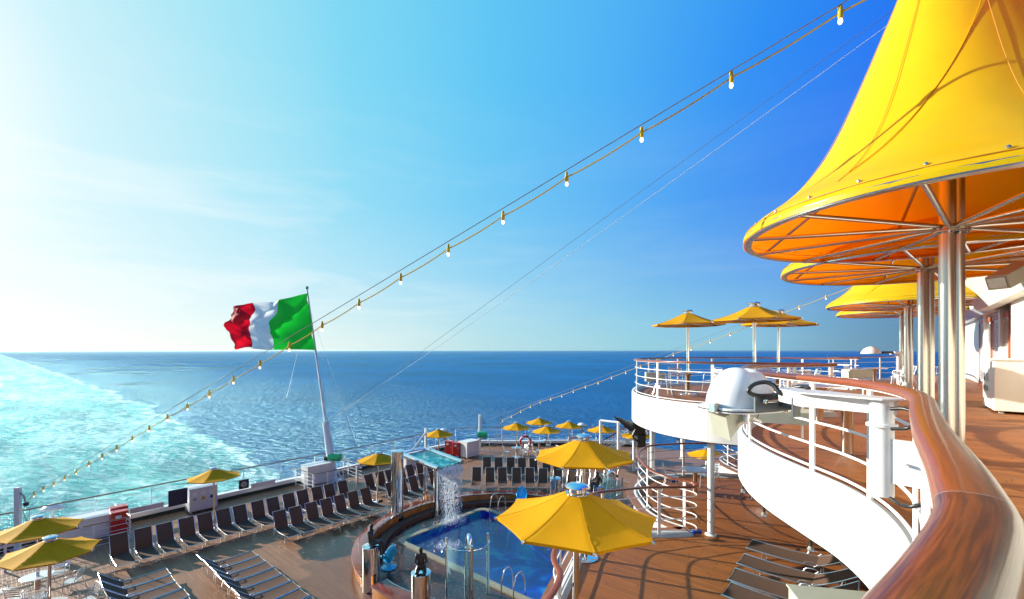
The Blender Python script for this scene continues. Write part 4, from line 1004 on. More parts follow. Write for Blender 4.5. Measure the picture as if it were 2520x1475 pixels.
for k in range(900):
    c = fl_ + e * (.1 + .6 * random.random()) + fw * .4
    p = Vector((c.x + random.gauss(0, .28), c.y + random.gauss(0, .28), ZP + .02 + abs(random.gauss(0, .10)))); drop(wf, p, random.uniform(.006, .016), random.uniform(.01, .03))
for k in range(700):
    c = W(13.1, 14.9); p = Vector((c.x + random.gauss(0, .30), c.y + random.gauss(0, .25), ZP - .21 + abs(random.gauss(0, .05)))); drop(wf, p, random.uniform(.008, .028), random.uniform(.004, .02))
for k in range(15):
    u = CL[k] + random.uniform(-.01, .01); wd = random.uniform(.006, .02); t1 = random.uniform(.06, .26)
    q0, q1 = fl_ + e * u, fl_ + e * min(1, u + wd); vs = []
    for i in range(9):
        tm = t1 * i / 8; sh = (1 - i / 8 * .8)
        for qq in (q0, q0.lerp(q1, sh)): vs.append(qq + fw * (.05 + .45 * tm) + Vector((0, 0, -.04 - 4.9 * tm * tm)))
    wf.add(vs, [(2 * i, 2 * i + 1, 2 * i + 3, 2 * i + 2) for i in range(8)])
o = wf.build('falling_water', M['fall']); o['label'] = 'sparkling water drops falling from the green basin and splashing at the pool'; o['category'] = 'waterfall water'; o['kind'] = 'stuff'

# short steel pedestals with dark bronze figures
def figure(name, pose, label, loc, rz, h=1.0):
    """seated or kneeling bronze figure grown from a skinned skeleton"""
    J = {}
    if pose == 'sit':
        J = dict(pelvis=(0, 0, .10, .105), waist=(-.02, 0, .24, .080), chest=(-.02, 0, .40, .100), neck=(0, 0, .53, .038), head0=(.01, 0, .58, .052), head=(.02, 0, .655, .072), crown=(.01, 0, .71, .045),
                 shl=(0, .13, .47, .045), ell=(-.10, .17, .27, .034), hal=(-.16, .15, .06, .024), shr=(0, -.13, .47, .045), elr=(.12, -.15, .30, .034), har=(.24, -.09, .17, .024),
                 hil=(.04, .08, .09, .080), knl=(.36, .09, .12, .052), anl=(.40, .08, -.26, .030), tol=(.50, .08, -.31, .024), hir=(.04, -.08, .09, .080), knr=(.34, -.08, .16, .052), anr=(.37, -.06, -.22, .030), tor=(.47, -.06, -.28, .024))
    elif pose == 'kneel':
        J = dict(pelvis=(0, 0, .16, .115), waist=(0, 0, .29, .085), chest=(0, 0, .44, .105), neck=(.01, 0, .56, .038), head0=(.02, 0, .61, .052), head=(.02, 0, .68, .073), crown=(.01, 0, .74, .045),
                 shl=(0, .13, .50, .047), ell=(.06, .17, .32, .036), hal=(.20, .05, .27, .024), shr=(0, -.13, .50, .047), elr=(.06, -.17, .32, .036), har=(.20, -.05, .27, .024),
                 hil=(.05, .09, .14, .085), knl=(.28, .12, .06, .058), anl=(-.08, .11, .05, .036), tol=(-.17, .11, .03, .026), hir=(.05, -.09, .14, .085), knr=(.28, -.12, .06, .058), anr=(-.08, -.11, .05, .036), tor=(-.17, -.11, .03, .026))
    else:
        J = dict(pelvis=(0, 0, .82, .105), waist=(0, 0, .95, .085), chest=(0, 0, 1.14, .11), neck=(0, 0, 1.29, .040), head0=(.01, 0, 1.34, .055), head=(.02, 0, 1.42, .078), crown=(.01, 0, 1.49, .05),
                 shl=(0, .15, 1.22, .048), ell=(-.02, .21, .98, .036), hal=(.03, .20, .76, .026), shr=(0, -.15, 1.22, .048), elr=(.05, -.20, 1.0, .036), har=(.20, -.12, .93, .026),
                 hil=(0, .075, .78, .082), knl=(.03, .075, .44, .056), anl=(0, .07, .07, .036), tol=(.11, .07, .03, .028), hir=(0, -.075, .78, .082), knr=(.05, -.06, .44, .056), anr=(0, -.05, .07, .036), tor=(.11, -.05, .03, .028))
    names = list(J); idx = {k: i for i, k in enumerate(names)}
    E = [('pelvis', 'waist'), ('waist', 'chest'), ('chest', 'neck'), ('neck', 'head0'), ('head0', 'head'), ('head', 'crown'), ('chest', 'shl'), ('shl', 'ell'), ('ell', 'hal'), ('chest', 'shr'), ('shr', 'elr'), ('elr', 'har'),
         ('pelvis', 'hil'), ('hil', 'knl'), ('knl', 'anl'), ('anl', 'tol'), ('pelvis', 'hir'), ('hir', 'knr'), ('knr', 'anr'), ('anr', 'tor')]
    me = bpy.data.meshes.new(name)
    me.from_pydata([Vector(J[k][:3]) * h for k in names], [(idx[a], idx[b]) for a, b in E], [])
    o = bpy.data.objects.new(name, me); col.objects.link(o); me.materials.append(M['bronze'])
    sk = o.modifiers.new('skin', 'SKIN'); sk.use_smooth_shade = True
    for k, v in zip(names, me.skin_vertices[0].data): v.radius = (J[k][3] * h, J[k][3] * h); v.use_root = (k == 'pelvis')
    sb = o.modifiers.new('sub', 'SUBSURF'); sb.levels = 2; sb.render_levels = 2
    o.location = loc; o.rotation_euler.z = rz
    tag(o, label, 'statue', 'dark bronze figures on steel pedestals')
    return o
cyl = [(W(8.76, 14.0), 'steel pedestal with the seated bronze figure at the left end of the ring bench'), (W(8.72, 11.15), 'steel pedestal with the kneeling figure at the bottom centre'),
       (W(19.9, 13.9), 'steel pedestal with the standing figure under the second large parasol'), (W(20.1, 11.4), 'steel pedestal half hidden behind the mahogany hairpin rail')]
cp = None
for i, (p, l) in enumerate(cyl):
    if cp is None:
        cp = thing('steel_pedestal', l, 'pedestal', (p.x, p.y, ZP), group='short polished steel pedestals')
        MB().lathe([(.30, .001), (.30, 1.50)], (0, 0, 0), 40).build('drum', M['steel'], cp, smooth=True, local=True)
        MB().lathe([(.305, 1.495), (.305, 1.52), (.29, 1.53), (0, 1.53)], (0, 0, 0), 40).build('top_disc', M['chrome'], cp, smooth=True, local=True)
    else: dup(cp, (p.x, p.y, ZP), 0, l)
zt = ZP + 1.53
figure('bronze_figure', 'sit', 'seated dark bronze figure with dangling legs on the left steel pedestal', (cyl[0][0].x, cyl[0][0].y, zt), R(-10), 1.08)
figure('bronze_figure', 'kneel', 'kneeling dark bronze figure seen from the front at the bottom centre', (cyl[1][0].x, cyl[1][0].y, zt), R(-80), 1.05)
figure('bronze_figure', 'stand', 'standing dark bronze figure whose legs show under the second large parasol', (cyl[2][0].x, cyl[2][0].y, zt), R(180), 1.0)
figure('bronze_figure', 'sit', 'small dark bronze figure left of the far glass shower', (cyl[3][0].x, cyl[3][0].y, zt), R(200), 1.0)

# glass shower screens
def shower(c, label, rot):
    t = thing('glass_shower', label, 'shower', (c.x, c.y, ZP), group='glass shower screens')
    r = .72; n = 24; a0, a1 = rot - 100, rot + 100
    P_ = [c + Vector((math.cos(R(a0 + (a1 - a0) * i / n)) * r, math.sin(R(a0 + (a1 - a0) * i / n)) * r, 0)) for i in range(n + 1)]
    MB().sweep(P_, [(-.006, .10), (.006, .10), (.006, 1.92), (-.006, 1.92)], z=ZP).build('glass_screen', M['glass'], t, smooth=True)
    MB().tube([(p.x, p.y, ZP + 1.93) for p in P_], .022, 8).build('hoop', M['steel'], t, smooth=True)
    for p in (P_[0], P_[n // 2], P_[-1]):
        MB().lathe([(.045, ZP), (.045, ZP + 2.06)], (p.x, p.y, 0), 16).build('screen_post', M['steel'], t, smooth=True)
        MB().lathe([(.05, ZP + 2.06), (.05, ZP + 2.09), (0, ZP + 2.10)], (p.x, p.y, 0), 16).build('post_cap', M['chrome'], t)
    d = Vector((math.cos(R(rot)), math.sin(R(rot)), 0))
    for q in (-.07, .07):
        b = c + Vector((-d.y, d.x, 0)) * q
        MB().lathe([(.06, ZP), (.06, ZP + 1.75)], (b.x, b.y, 0), 16).build('shower_stem', M['steel'], t, smooth=True)
    MB().tube(spline([c + Vector((0, 0, ZP + 1.7)), c + Vector((0, 0, ZP + 2.02)), c + d * .12 + Vector((0, 0, ZP + 2.17)), c + d * .30 + Vector((0, 0, ZP + 2.12)), c + d * .36 + Vector((0, 0, ZP + 1.98))], .05), .085, 16).build('shower_head', M['chrome'], t, smooth=True)
    MB().box(c - d * .12 + Vector((0, 0, ZP + 1.95)), (.10, .16, .14), R(rot)).build('control_box', M['black'], t, bevel=.02)
shower(W(10.55, 10.95), 'curved glass shower screen with steel posts at the bottom centre in front of the pool', -75)
shower(W(20.9, 10.9), 'far glass shower with shining hooked pipe beside the mahogany rail', 190)

# pool ladders
def ladder(c, d, label):
    """c = rim point, d = direction pointing into the water"""
    t = thing('pool_ladder', label, 'pool ladder', (c.x, c.y, ZP), group='steel pool ladders')
    s_ = Vector((-d.y, d.x, 0))
    for q in (-.27, .27):
        b = c + s_ * q
        MB().tube(spline([b - d * .55 + Vector((0, 0, ZP)), b - d * .50 + Vector((0, 0, ZP + .55)), b - d * .34 + Vector((0, 0, ZP + .86)), b - d * .12 + Vector((0, 0, ZP + .86)), b + d * .06 + Vector((0, 0, ZP + .5)), b + d * .10 + Vector((0, 0, ZP - .9))], .08), .024, 10).build('hand_loop', M['steel'], t, smooth=True)
    for z in (-.35, -.6, -.85): MB().box(c + d * .10 + Vector((0, 0, ZP + z)), (.5, .10, .03), math.atan2(s_.y, s_.x)).build('rung', M['steel'], t)
ladder(W(12.0 - .05, 10.6), U, 'pool ladder at the near side of the pool right of the glass shower') if False else ladder(W(13.0, A0 + .0) + V * .9 - U * 1.1 + Vector((0, 0, 0)), U, 'pool ladder at the near side of the pool right of the glass shower')
ladder(W(S1, 15.6), -U, 'pool ladder at the far corner of the pool left of the blue chair')

# blue plastic chairs
def shell_chair(c, rz, label):
    t = thing('shell_chair', label, 'chair', (c.x, c.y, ZP), rz=rz, group='light blue moulded plastic chairs')
    m = MB(); vs = []; prof = []
    rowsn = [(-.05, .02, .26), (.10, .01, .30), (.22, .02, .31)]
    sect = [(.30, .40, .26, .06), (.18, .34, .30, .12), (.02, .31, .31, .20), (-.14, .32, .31, .28), (-.25, .40, .30, .30), (-.31, .55, .27, .20), (-.35, .72, .22, .10), (-.38, .86, .15, .04), (-.385, .92, .08, .01)]
    K = 12
    for (x, z, wd, side) in sect:
        for k in range(K + 1):
            f = k / K * 2 - 1; y = wd * f * (1 - .12 * abs(f) ** 3)
            vs.append((x + .16 * abs(f) ** 2.5 * (1 if z > .5 else .35), y, z + side * abs(f) ** 3))
    fs = [(i * (K + 1) + k, i * (K + 1) + k + 1, (i + 1) * (K + 1) + k + 1, (i + 1) * (K + 1) + k) for i in range(len(sect) - 1) for k in range(K)]
    m.add(vs, fs); o = m.build('shell', M['cyan'], t, smooth=True, local=True, angle=80)
    sd_ = o.modifiers.new('thick', 'SOLIDIFY'); sd_.thickness = .018; sb = o.modifiers.new('sub', 'SUBSURF'); sb.levels = 1; sb.render_levels = 2
    MB().lathe([(.30, .0), (.29, .03), (.10, .10), (.07, .20), (.20, .31)], (-.03, 0, 0), 24).build('foot', M['cyan'], t, smooth=True, local=True)
    for y in (-.22, .22): MB().tube(spline([(.12, y, .42), (.02, y * 1.25, .55), (-.18, y * 1.22, .60), (-.28, y * 1.0, .58)], .05), .022, 8).build('arm', M['cyan'], t, smooth=True, local=True)
shell_chair(at(955, 1396, HP), R(150), 'light blue moulded chair behind the seated bronze figure at the left of the pool')
shell_chair(at(1284, 1243, HP), R(-95), 'light blue moulded chair at the far side of the pool left of the front parasol')

# ------------------------------------------------------------------ flag mast and flag
b = at(821, 1183, HP); base = Vector((b.x, b.y, ZP)); top = atd(755.5, 712, 31.35)
k_ = base.lerp(top, .285)
t = thing('flag_mast', 'leaning white flag mast at the stern rail with green winch near its foot', 'mast', base)
MB().tube([base, k_], .26, 20, r2=.20).build('lower_mast', M['white'], t, smooth=True)
MB().tube([k_ - (top - base) * .03, top], .085, 16, r2=.05).build('upper_mast', M['white'], t, smooth=True)
MB().lathe([(.06, 0), (.10, .03), (.10, .16), (.04, .2), (0, .21)], top, 12).build('truck', M['green'], t)
q = base + Vector((0, 0, 1.65)) + (top - base) * .10
q = base.lerp(top, .115) + Vector((.30, -.05, 0))
MB().tube([q + Vector((-.35, 0, 0)), q + Vector((.42, -.1, 0))], .24, 18).build('winch', M['green'], t, smooth=True)
MB().box(base.lerp(top, .10) + Vector((-.28, -.1, 0)), (.22, .3, .5), .3).build('winch_motor', M['black'], t, bevel=.03)
MB().tube([base + Vector((-.8, -.15, .02)), base.lerp(top, .12)], .05, 8).build('stay_leg', M['white'], t)
MB().tube([base + Vector((.75, -.3, .02)), base.lerp(top, .10)], .05, 8).build('stay_leg', M['white'], t)
MB().prism([[base + Vector((math.cos(a) * .55, math.sin(a) * .4, 0)) for a in [i * math.pi / 6 for i in range(12)]]], ZP + .002, ZP + .06).build('foot_plate', M['white'], t)
fp = top - (top - base) * .035
for nm, e2 in (('halyard', base.lerp(top, .12) + Vector((-.12, 0, 0))), ('halyard', base.lerp(top, .12) + Vector((.0, -.15, 0)))):
    MB().tube([fp, e2], .009, 4).build(nm, M['rope'], t)
MB().tube([fp + Vector((0, 0, -1)), atd(705, 980, 33)], .008, 4).build('halyard', M['rope'], t)
MB().tube([fp + Vector((0, 0, -.6)), atd(895, 1140, 31)], .008, 4).build('halyard', M['rope'], t)
def flagmat(nm, c):
    return cloth_mat(nm, c, c, tr=.40, rough=.7, wrinkle=.2)
FM = [flagmat('flag_green', (0.01, 0.62, 0.04)), flagmat('flag_white', (.86, .90, .88)), flagmat('flag_red', (0.60, 0.004, 0.020))]
ht, hb = atd(756, 722, 31.2), atd(775, 862, 30.2)
ft, fb = atd(562, 757, 32.2), atd(577, 858, 31.6)
nu, nv = 96, 56; m = MB(); vs = []
nrm_ = Vector((-.3, -1, .05)).normalized()
for i in range(nu + 1):
    u = i / nu
    for j in range(nv + 1):
        v = j / nv
        q_ = min(1, max(0, (v - .12) / .36)); u2 = u + .15 * q_ * q_ * (3 - 2 * q_) * 4 * u * (1 - u) * (1 - .3 * u)
        p = ht.lerp(ft, u2).lerp(hb.lerp(fb, u2), v)
        amp = .30 * u ** .6 * (1 - .35 * u)
        ph = u * 10.5 - v * 4.2
        wv = math.sin(ph) * amp + .16 * math.sin(u * 23 + v * 6.5) * u + .10 * math.sin(u * 8 - v * 15) * u ** .5 + .07 * math.sin(v * 23 + u * 29) * u ** .5 + .13 * (1 - abs(math.sin(u * 7.5 - v * 5.0 + .6))) ** 3 + .10 * (1 - abs(math.sin(u * 5.0 + v * 8.0))) ** 4 * u
        edge_t = (1 - v) ** 2 * (.26 * math.sin(u * math.pi * 2.1 + .25) * u ** .4 + .30 * math.sin(u * math.pi)) ; edge_b = v ** 2 * (.16 * math.sin(u * 9 + 1.1) * u)
        p = p + nrm_ * wv + Vector((.14 * math.sin(v * 7 + 2.0) * u, 0, -edge_t * .35 + edge_b))
        vs.append(p)
m.add(vs, []); o0 = 0
for i in range(nu):
    u = i / nu; mi = 0 if u < .355 else (1 if u < .675 else 2)
    for j in range(nv):
        m.f.append((i * (nv + 1) + j, (i + 1) * (nv + 1) + j, (i + 1) * (nv + 1) + j + 1, i * (nv + 1) + j + 1)); m.uv.append(None)
        m.mi.append(mi)
fo = m.build('flag', FM, smooth=True, angle=180)
tag(fo, 'large green, white and red flag flying to the left from the leaning mast', 'flag')

# rigging from the mast
ra = k_ + Vector((.12, 0, .1))
t = thing('rigging_wire', 'thin pale double wire running from the flag mast up towards the big canopy', 'wire', ra)
e1 = atd(2400, -95, 14.0); e2 = atd(2400, -120, 14.0)
def sag(a, b, s_, n=40): return [a.lerp(b, i / n) + Vector((0, 0, -4 * s_ * (i / n) * (1 - i / n))) for i in range(n + 1)]
MB().tube(sag(ra, e1, .25), .011, 5).build('wire', M['rope'], t)
MB().tube(sag(ra, e2, -.10), .009, 5).build('wire', M['wire'], t)

# ------------------------------------------------------------------ strings of bulbs
def lamp_unit(p, t, lit=True, hook=True, sc=1.0, up=.10):
    s_ = MB().lathe([(.018 * sc, 0), (.026 * sc, .01), (.030 * sc, .03), (.030 * sc, .085 * sc), (.024 * sc, .10 * sc), (.024 * sc, .14 * sc), (.012 * sc, .16 * sc)], p + Vector((0, 0, -.075 * sc)), 12).build('socket', M['yellow_plastic'], t, smooth=True)
    MB().lathe([(0, -.066), (.014, -.062), (.024, -.044), (.026, -.026), (.021, -.005), (.017, .004)], p + Vector((0, 0, -.075 * sc)), 12).build('bulb', M['bulb'] if lit else M['clear_bulb'], s_, smooth=True)
    if hook: MB().tube([p + Vector((0, 0, .05)), p + Vector((.006, 0, up))], .005, 4).build('hook', M['wire'], s_)
def string_lights(P, wireA, wireB, label, tail=None, slack=.028):
    t = thing('string_lights', label, 'string lights', P[-1])
    MB().tube([wireA, wireB], .0075, 5).build('carrier_wire', M['wire'], t)
    pts = []
    for i in range(len(P) - 1):
        n = 6
        for k in range(n): u = k / n; pts.append(P[i].lerp(P[i + 1], u) + Vector((0, 0, -slack * 4 * u * (1 - u))))
    pts.append(P[-1])
    if tail: pts += spline([P[-1]] + tail, .2)[1:]
    MB().tube(pts, .012, 6).build('cable', M['yellow_plastic'], t, smooth=True)
    for p in P: lamp_unit(p, t)
    return t
P = []
for i in range(-2, 25):
    Y = 5.26 + .5687 * i; x = (2068 - 73.7 * i) / (1 + .1081 * i); Xw = (x - 1260) / F * Y; zz_ = 3.96 - .4193 * i
    P.append(Vector((Xw, Y, EYE + zz_ - .04 - .9 * (i / 24) * (1 - i / 24) * .35)))
fix = {0: 35, 1: 195, 2: 330, 3: 440, 4: 535, 5: 615, 6: 686, 7: 748, 8: 803, 9: 853, 10: 897, 11: 935, 12: 970, 13: 1001, 14: 1028, 15: 1055, 16: 1080, 17: 1103, 18: 1124, 19: 1142, 20: 1161, 21: 1177, 22: 1191, 23: 1203, 24: 1217}
for i in range(-2, 25):
    if i in fix:
        p = P[i + 2]; p.z = EYE - (fix[i] - 8 * (5.26 / p.y) * .5 - 863) / F * p.y
post1 = at(44, 1353, HP); p1 = Vector((post1.x, post1.y, ZP))
wA = P[0] + Vector((0, 0, .12)); wB = p1 + Vector((.18, 0, 2.15))
string_lights(P, wA, wB, 'long string of yellow socketed bulbs rising from the left post across the sky', tail=[P[-1] + Vector((-.35, -.1, -.6)), p1 + Vector((.5, 0, .9)), p1 + Vector((.3, 0, .1))])
P = []
fy = {0: 1034, 1: 1024, 2: 1012, 3: 1000, 4: 989, 5: 981, 6: 973, 7: 962, 8: 951, 9: 941, 10: 928, 11: 915, 12: 900, 13: 887, 14: 871, 15: 857, 16: 839, 17: 821, 18: 800, 19: 778, 20: 755, 21: 730, 22: 703, 23: 672}
for i in range(24):
    Y = 36.9 * (1 - .021 * i); x = (1237 - 4.8 * i) / (1 - .021 * i)
    P.append(Vector(((x - 1260) / F * Y, Y, EYE - (fy[i] - 863) / F * Y)))
P = list(reversed(P))
post2 = at(1181, 1111, HP); p2 = Vector((post2.x, post2.y, ZP))
string_lights(P, P[0] + Vector((0, 0, .16)), p2 + Vector((.5, 0, 2.55)), 'distant string of bulbs from the stern lamp post up behind the balcony parasols', tail=[P[-1] + Vector((-.5, 0, -.9)), p2 + Vector((1.4, 0, .35)), p2 + Vector((.3, 0, .5))])
for i, (p, h, l) in enumerate(((p1, 2.62, 'square white post at the far left holding the end of the long light string'), (p2, 3.07, 'white post with green drum at the stern holding the distant light string'))):
    t = thing('lamp_post', l, 'post', p)
    MB().box(p + Vector((0, 0, h / 2 + .001)), (.17, .17, h), .3).build('post', M['white'], t)
    MB().box(p + Vector((0, 0, .02)), (.34, .34, .035), .3).build('foot_plate', M['white'], t)
    MB().tube([p + Vector((.09, 0, h - .25)), p + Vector((.25, 0, h - .35)), p + Vector((.32, 0, h - .60))], .03, 6).build('bracket', M['wire'], t)
    MB().lathe([(.07, 0), (.09, .05), (.09, .12), (.05, .16)], p + Vector((.34, 0, h - .78)), 10).build('pulley', M['black'] if i == 0 else M['wire'], t)
    if i: MB().tube([p + Vector((-.15, -.2, 1.42)), p + Vector((.62, -.25, 1.42))], .27, 18).build('drum', M['green'], t, smooth=True)
# bulbs under the fascias
for path, z, lab, sp_, d0 in ((pA1, ZA - .66, 'clear unlit bulbs hanging on a thin cable below the near white fascia', 1.05, 2.4), (pA2, ZA - .86, 'small clear bulbs hanging below the far balcony fascia', 1.3, .6)):
    P_ = offs(path, -.07); pts = [(p.x, p.y, z) for p in P_]
    t = thing('string_lights', lab, 'string lights', pts[len(pts) // 2])
    MB().tube(pts, .008, 4).build('cable', M['black'], t)
    L = plen(P_); n = int((L - d0) / sp_)
    for p, d in walk(P_, [d0 + sp_ * i for i in range(n)]):
        q = Vector((p.x, p.y, z - .01))
        s_ = MB().lathe([(.018, -.055), (.018, -.005)], q, 8).build('socket', M['black'], t)
        MB().lathe([(0, -.135), (.020, -.128), (.034, -.105), (.034, -.088), (.016, -.058)], q, 12).build('bulb', M['clear_bulb'], s_, smooth=True)

# ------------------------------------------------------------------ boxes, lockers, cabinets on the pool deck
def crate(p, size, yaw, name, label, cat, mt='white', lid=True, feet=True):
    t = thing(name, label, cat, p, )
    z0 = .10 if feet else .002
    MB().box(p + Vector((0, 0, z0 + size[2] / 2)), size, yaw).build('body', M[mt], t, bevel=.015)
    if lid: MB().box(p + Vector((0, 0, z0 + size[2] + .018)), (size[0] + .05, size[1] + .05, .034), yaw).build('lid', M[mt], t, bevel=.008)
    rt = Matrix.Rotation(yaw, 3, 'Z')
    if feet:
        for sx in (-1, 1):
            for sy in (-1, 1): MB().box(p + rt @ Vector((sx * (size[0] / 2 - .08), sy * (size[1] / 2 - .08), .05)), (.07, .07, .098), yaw).build('foot', M['grey_paint'], t)
    return t, rt
p = W(6.0, 26.55, ZP); p = at(500, 1258, HP); p.z = ZP; p += V * .3
t, rt = crate(p, (1.25, .8, 1.15), YAW, 'life_jacket_locker', 'white locker with round emblems behind the parasol in the middle of the stern rail', 'locker')
for i, mt in enumerate(('grey_paint', 'gold', 'bluebit')):
    MB().box(p + rt @ Vector((-.40 + .38 * i, -.407, .98)), (.18, .012, .18), YAW).build('sign_plate', M['white_tube'], t)
    MB().lathe([(.05, 0), (.085, 0), (.085, .012), (.05, .012), (.05, 0)], p + rt @ Vector((-.40 + .38 * i, -.403, .72)), 20, axis=rt @ Matrix.Rotation(R(90), 3, 'X')).build('round_emblem', M[mt], t)
p = at(222, 1322, HP - .3); p.z = ZP; p += V * .6
crate(p, (2.1, .9, .95), YAW, 'storage_box', 'long low white storage box behind the short dark rail at the left', 'storage box')
p = at(790, 1188, HP - .2); p.z = ZP; p += V * .6
crate(p, (1.5, .9, 1.15), YAW, 'storage_box', 'white box beside the foot of the flag mast inside the railing', 'storage box')
p = at(1155, 1118, HP - .2); p.z = ZP
crate(p, (1.35, .9, 1.15), YAW, 'storage_box', 'white chest right of the red cabinets behind bars', 'storage box')
p = at(1012, 1118, HP - .9); p.z = ZP
crate(p, (1.5, .9, .95), YAW, 'storage_box', 'white chest behind the tall steel column at the stern rail', 'storage box')
def cabinet(p, yaw, label):
    t = thing('fire_cabinet', label, 'fire cabinet', p, group='red fire cabinets')
    rt = Matrix.Rotation(yaw, 3, 'Z')
    MB().box(p + Vector((0, 0, .66)), (.62, .42, 1.02), yaw).build('body', M['red'], t, bevel=.02)
    MB().box(p + rt @ Vector((0, -.225, .66)), (.54, .03, .90), yaw).build('door', M['red'], t, bevel=.01)
    MB().box(p + rt @ Vector((-.05, -.243, .95)), (.20, .010, .16), yaw).build('sign_plate', M['white_tube'], t)
    MB().tube([p + rt @ Vector((.21, -.26, .85)), p + rt @ Vector((.21, -.26, .65))], .015, 6).build('handle', M['alu'], t)
    for sx in (-.25, .25): MB().box(p + rt @ Vector((sx, 0, .075)), (.06, .3, .148), yaw).build('foot', M['dark'], t)
p = at(1106, 1112, HP - .3); p.z = ZP; cabinet(p, R(-18), 'left one of the two red fire cabinets behind the waterfall basin')
p = at(1125, 1116, HP - .3); p.z = ZP; cabinet(p, R(-18), 'right one of the two red fire cabinets, next to the white chest')
p = at(294, 1312, HP - .2); p.z = ZP; cabinet(p + V * .1, YAW, 'front red cabinet between the rails at the far left'); cabinet(p + V * .9 + U * .1, YAW, 'rear red cabinet at the far left close to the stern rail')
# plates hung on the stern rail
def rail_plate(x, y, w, h, mt, name, label, cat, H_=HP - 1.0, extra=None):
    p = at(x, y, H_); s, a = SA(p); p = W(s, 28.05, EYE - H_); p = atd(x, y, p.y) if False else at(x, y, H_)
    t = thing(name, label, cat, p)
    MB().box(p, (w, .04, h), YAW).build('panel', M[mt], t, bevel=.005)
    rt = Matrix.Rotation(YAW, 3, 'Z')
    for sx in (-1, 1): MB().box(p + rt @ Vector((sx * w * .4, .05, 0)), (.03, .06, h * .8), YAW).build('bracket', M['white_tube'], t)
    return t, p, rt
rail_plate(438, 1224, .80, .80, 'navy', 'notice_board', 'dark blue square panel on the stern rail left of the locker', 'panel')
t, p, rt = rail_plate(600, 1192, .50, .50, 'black', 'buoy_light', 'black square panel with a pale ring on the stern rail', 'panel')
MB().lathe([(.08, 0), (.15, 0), (.15, .03), (.08, .03), (.08, 0)], p + rt @ Vector((0, -.02, 0)), 20, axis=rt @ Matrix.Rotation(R(90), 3, 'X')).build('ring', M['grey_paint'], t)
rail_plate(362, 1250, 1.3, .26, 'white', 'rail_lamp', 'long white lamp housing on the stern rail above the row of loungers', 'lamp', H_=HP - .75)
rail_plate(648, 1191, 1.3, .26, 'white', 'rail_lamp', 'long white lamp housing on the stern rail right of the black ring panel', 'lamp', H_=HP - .75)
rail_plate(1410, 1078, 1.6, .28, 'white', 'rail_lamp', 'distant white lamp housing on the stern rail behind the parasols', 'lamp', H_=HP - .8)
# lifebuoy
p = at(1293, 1087, HP - .85)
t = thing('lifebuoy', 'red lifebuoy with white bands hanging on the stern rail behind a chair', 'lifebuoy', p)
ax = Matrix.Rotation(R(85), 3, 'X')
cc = [p + ax @ Vector((math.cos(2 * math.pi * k / 32) * .42, math.sin(2 * math.pi * k / 32) * .42, 0)) for k in range(32)]
MB().tube(cc, .10, 12, closed=True).build('ring', M['red'], t, smooth=True)
for k in range(4):
    s0 = k * 8 + 3; MB().tube(cc[s0:s0 + 3], .104, 12).build('band', M['white'], t, smooth=True)
# small stern floodlights
for x, y, d, l in ((1092, 1060, 33.5, 'white twin floodlight on the stern rail right of the small parasol'), (1432, 1046, 36.0, 'white floodlight on a stern rail bracket between distant parasols'), (128, 1250, 20.3, 'grey white floodlight sticking up behind the bottom left parasols')):
    q = atd(x, y, d)
    t = thing('stern_floodlight', l, 'lamp', q)
    MB().lathe([(.0, .18), (.20, .14), (.34, .04), (.36, 0), (.30, -.05)], q, 16, axis=Matrix.Scale(1.0, 3)).build('shade', M['white'], t, smooth=True)
    MB().box(q + Vector((0, 0, -.07)), (.8, .3, .06), .2).build('tray', M['white'], t, bevel=.01)
    MB().tube([q + Vector((0, 0, -.1)), q + Vector((.05, 0, -.9))], .04, 8).build('stem', M['white'], t)
    MB().box(q + Vector((.05, -.02, -.55)), (.2, .2, .3), .2).build('ballast', M['grey_paint'], t)
# litter bin by the mast
p = at(829, 1190, HP); p = at(532 * 1.0 + 300, 1205, HP)

# far stairway at the right of the stern
a_ = at(1478, 1128, HP); b_ = Vector((a_.x + 5.0, a_.y - 2.4, ZB))
a_.z = ZP; dr = (b_ - a_); hor = Vector((dr.x, dr.y, 0)).normalized(); sd_ = Vector((-hor.y, hor.x, 0))
t = thing('stairway', 'white stairway with brown handrails climbing behind the distant parasols', 'stairway', a_)
for q in (0, 1.0):
    o_ = sd_ * q; m = MB()
    m.add([a_ + o_, b_ + o_, b_ + o_ + Vector((0, 0, .32)), a_ + o_ + Vector((0, 0, .32)), a_ + o_ + sd_ * .05, b_ + o_ + sd_ * .05, b_ + o_ + sd_ * .05 + Vector((0, 0, .32)), a_ + o_ + sd_ * .05 + Vector((0, 0, .32))],
          [(0, 1, 2, 3), (7, 6, 5, 4), (0, 4, 5, 1), (1, 5, 6, 2), (2, 6, 7, 3), (3, 7, 4, 0)]); m.build('stringer', M['white'], t)
    up = Vector((0, 0, 1))
    MB().tube([a_ + o_ + up * 1.25, b_ + o_ + up * 1.25, b_ + o_ + up * 1.25 + hor * 1.2], .035, 8).build('handrail', M['dark_wood'], t)
    for h in (.5, .7, .9, 1.07): MB().tube([a_ + o_ + up * h, b_ + o_ + up * h], .014, 5).build('rail_bar', M['white_tube'], t)
    for k in range(7): c = a_.lerp(b_, k / 6) + o_; MB().tube([c + up * .2, c + up * 1.24], .022, 6).build('rail_post', M['white_tube'], t)
for k in range(18):
    c = a_.lerp(b_, (k + .5) / 18) + sd_ * .525; MB().box(c + Vector((0, 0, .1)), (.28, .94, .035), math.atan2(hor.y, hor.x)).build('tread', M['grey_paint'], t)
g1_ = atd(1478, 1035, 33); t = thing('gantry_frame', 'white square frame standing behind the stairway', 'frame', (g1_.x, g1_.y, ZP))
g2 = atd(1522, 1040, 32.0); 
for g_ in (g1_, g2): MB().box(((g_.x), g_.y, (ZP + g_.z) / 2), (.16, .16, g_.z - ZP), .2).build('post', M['white'], t)
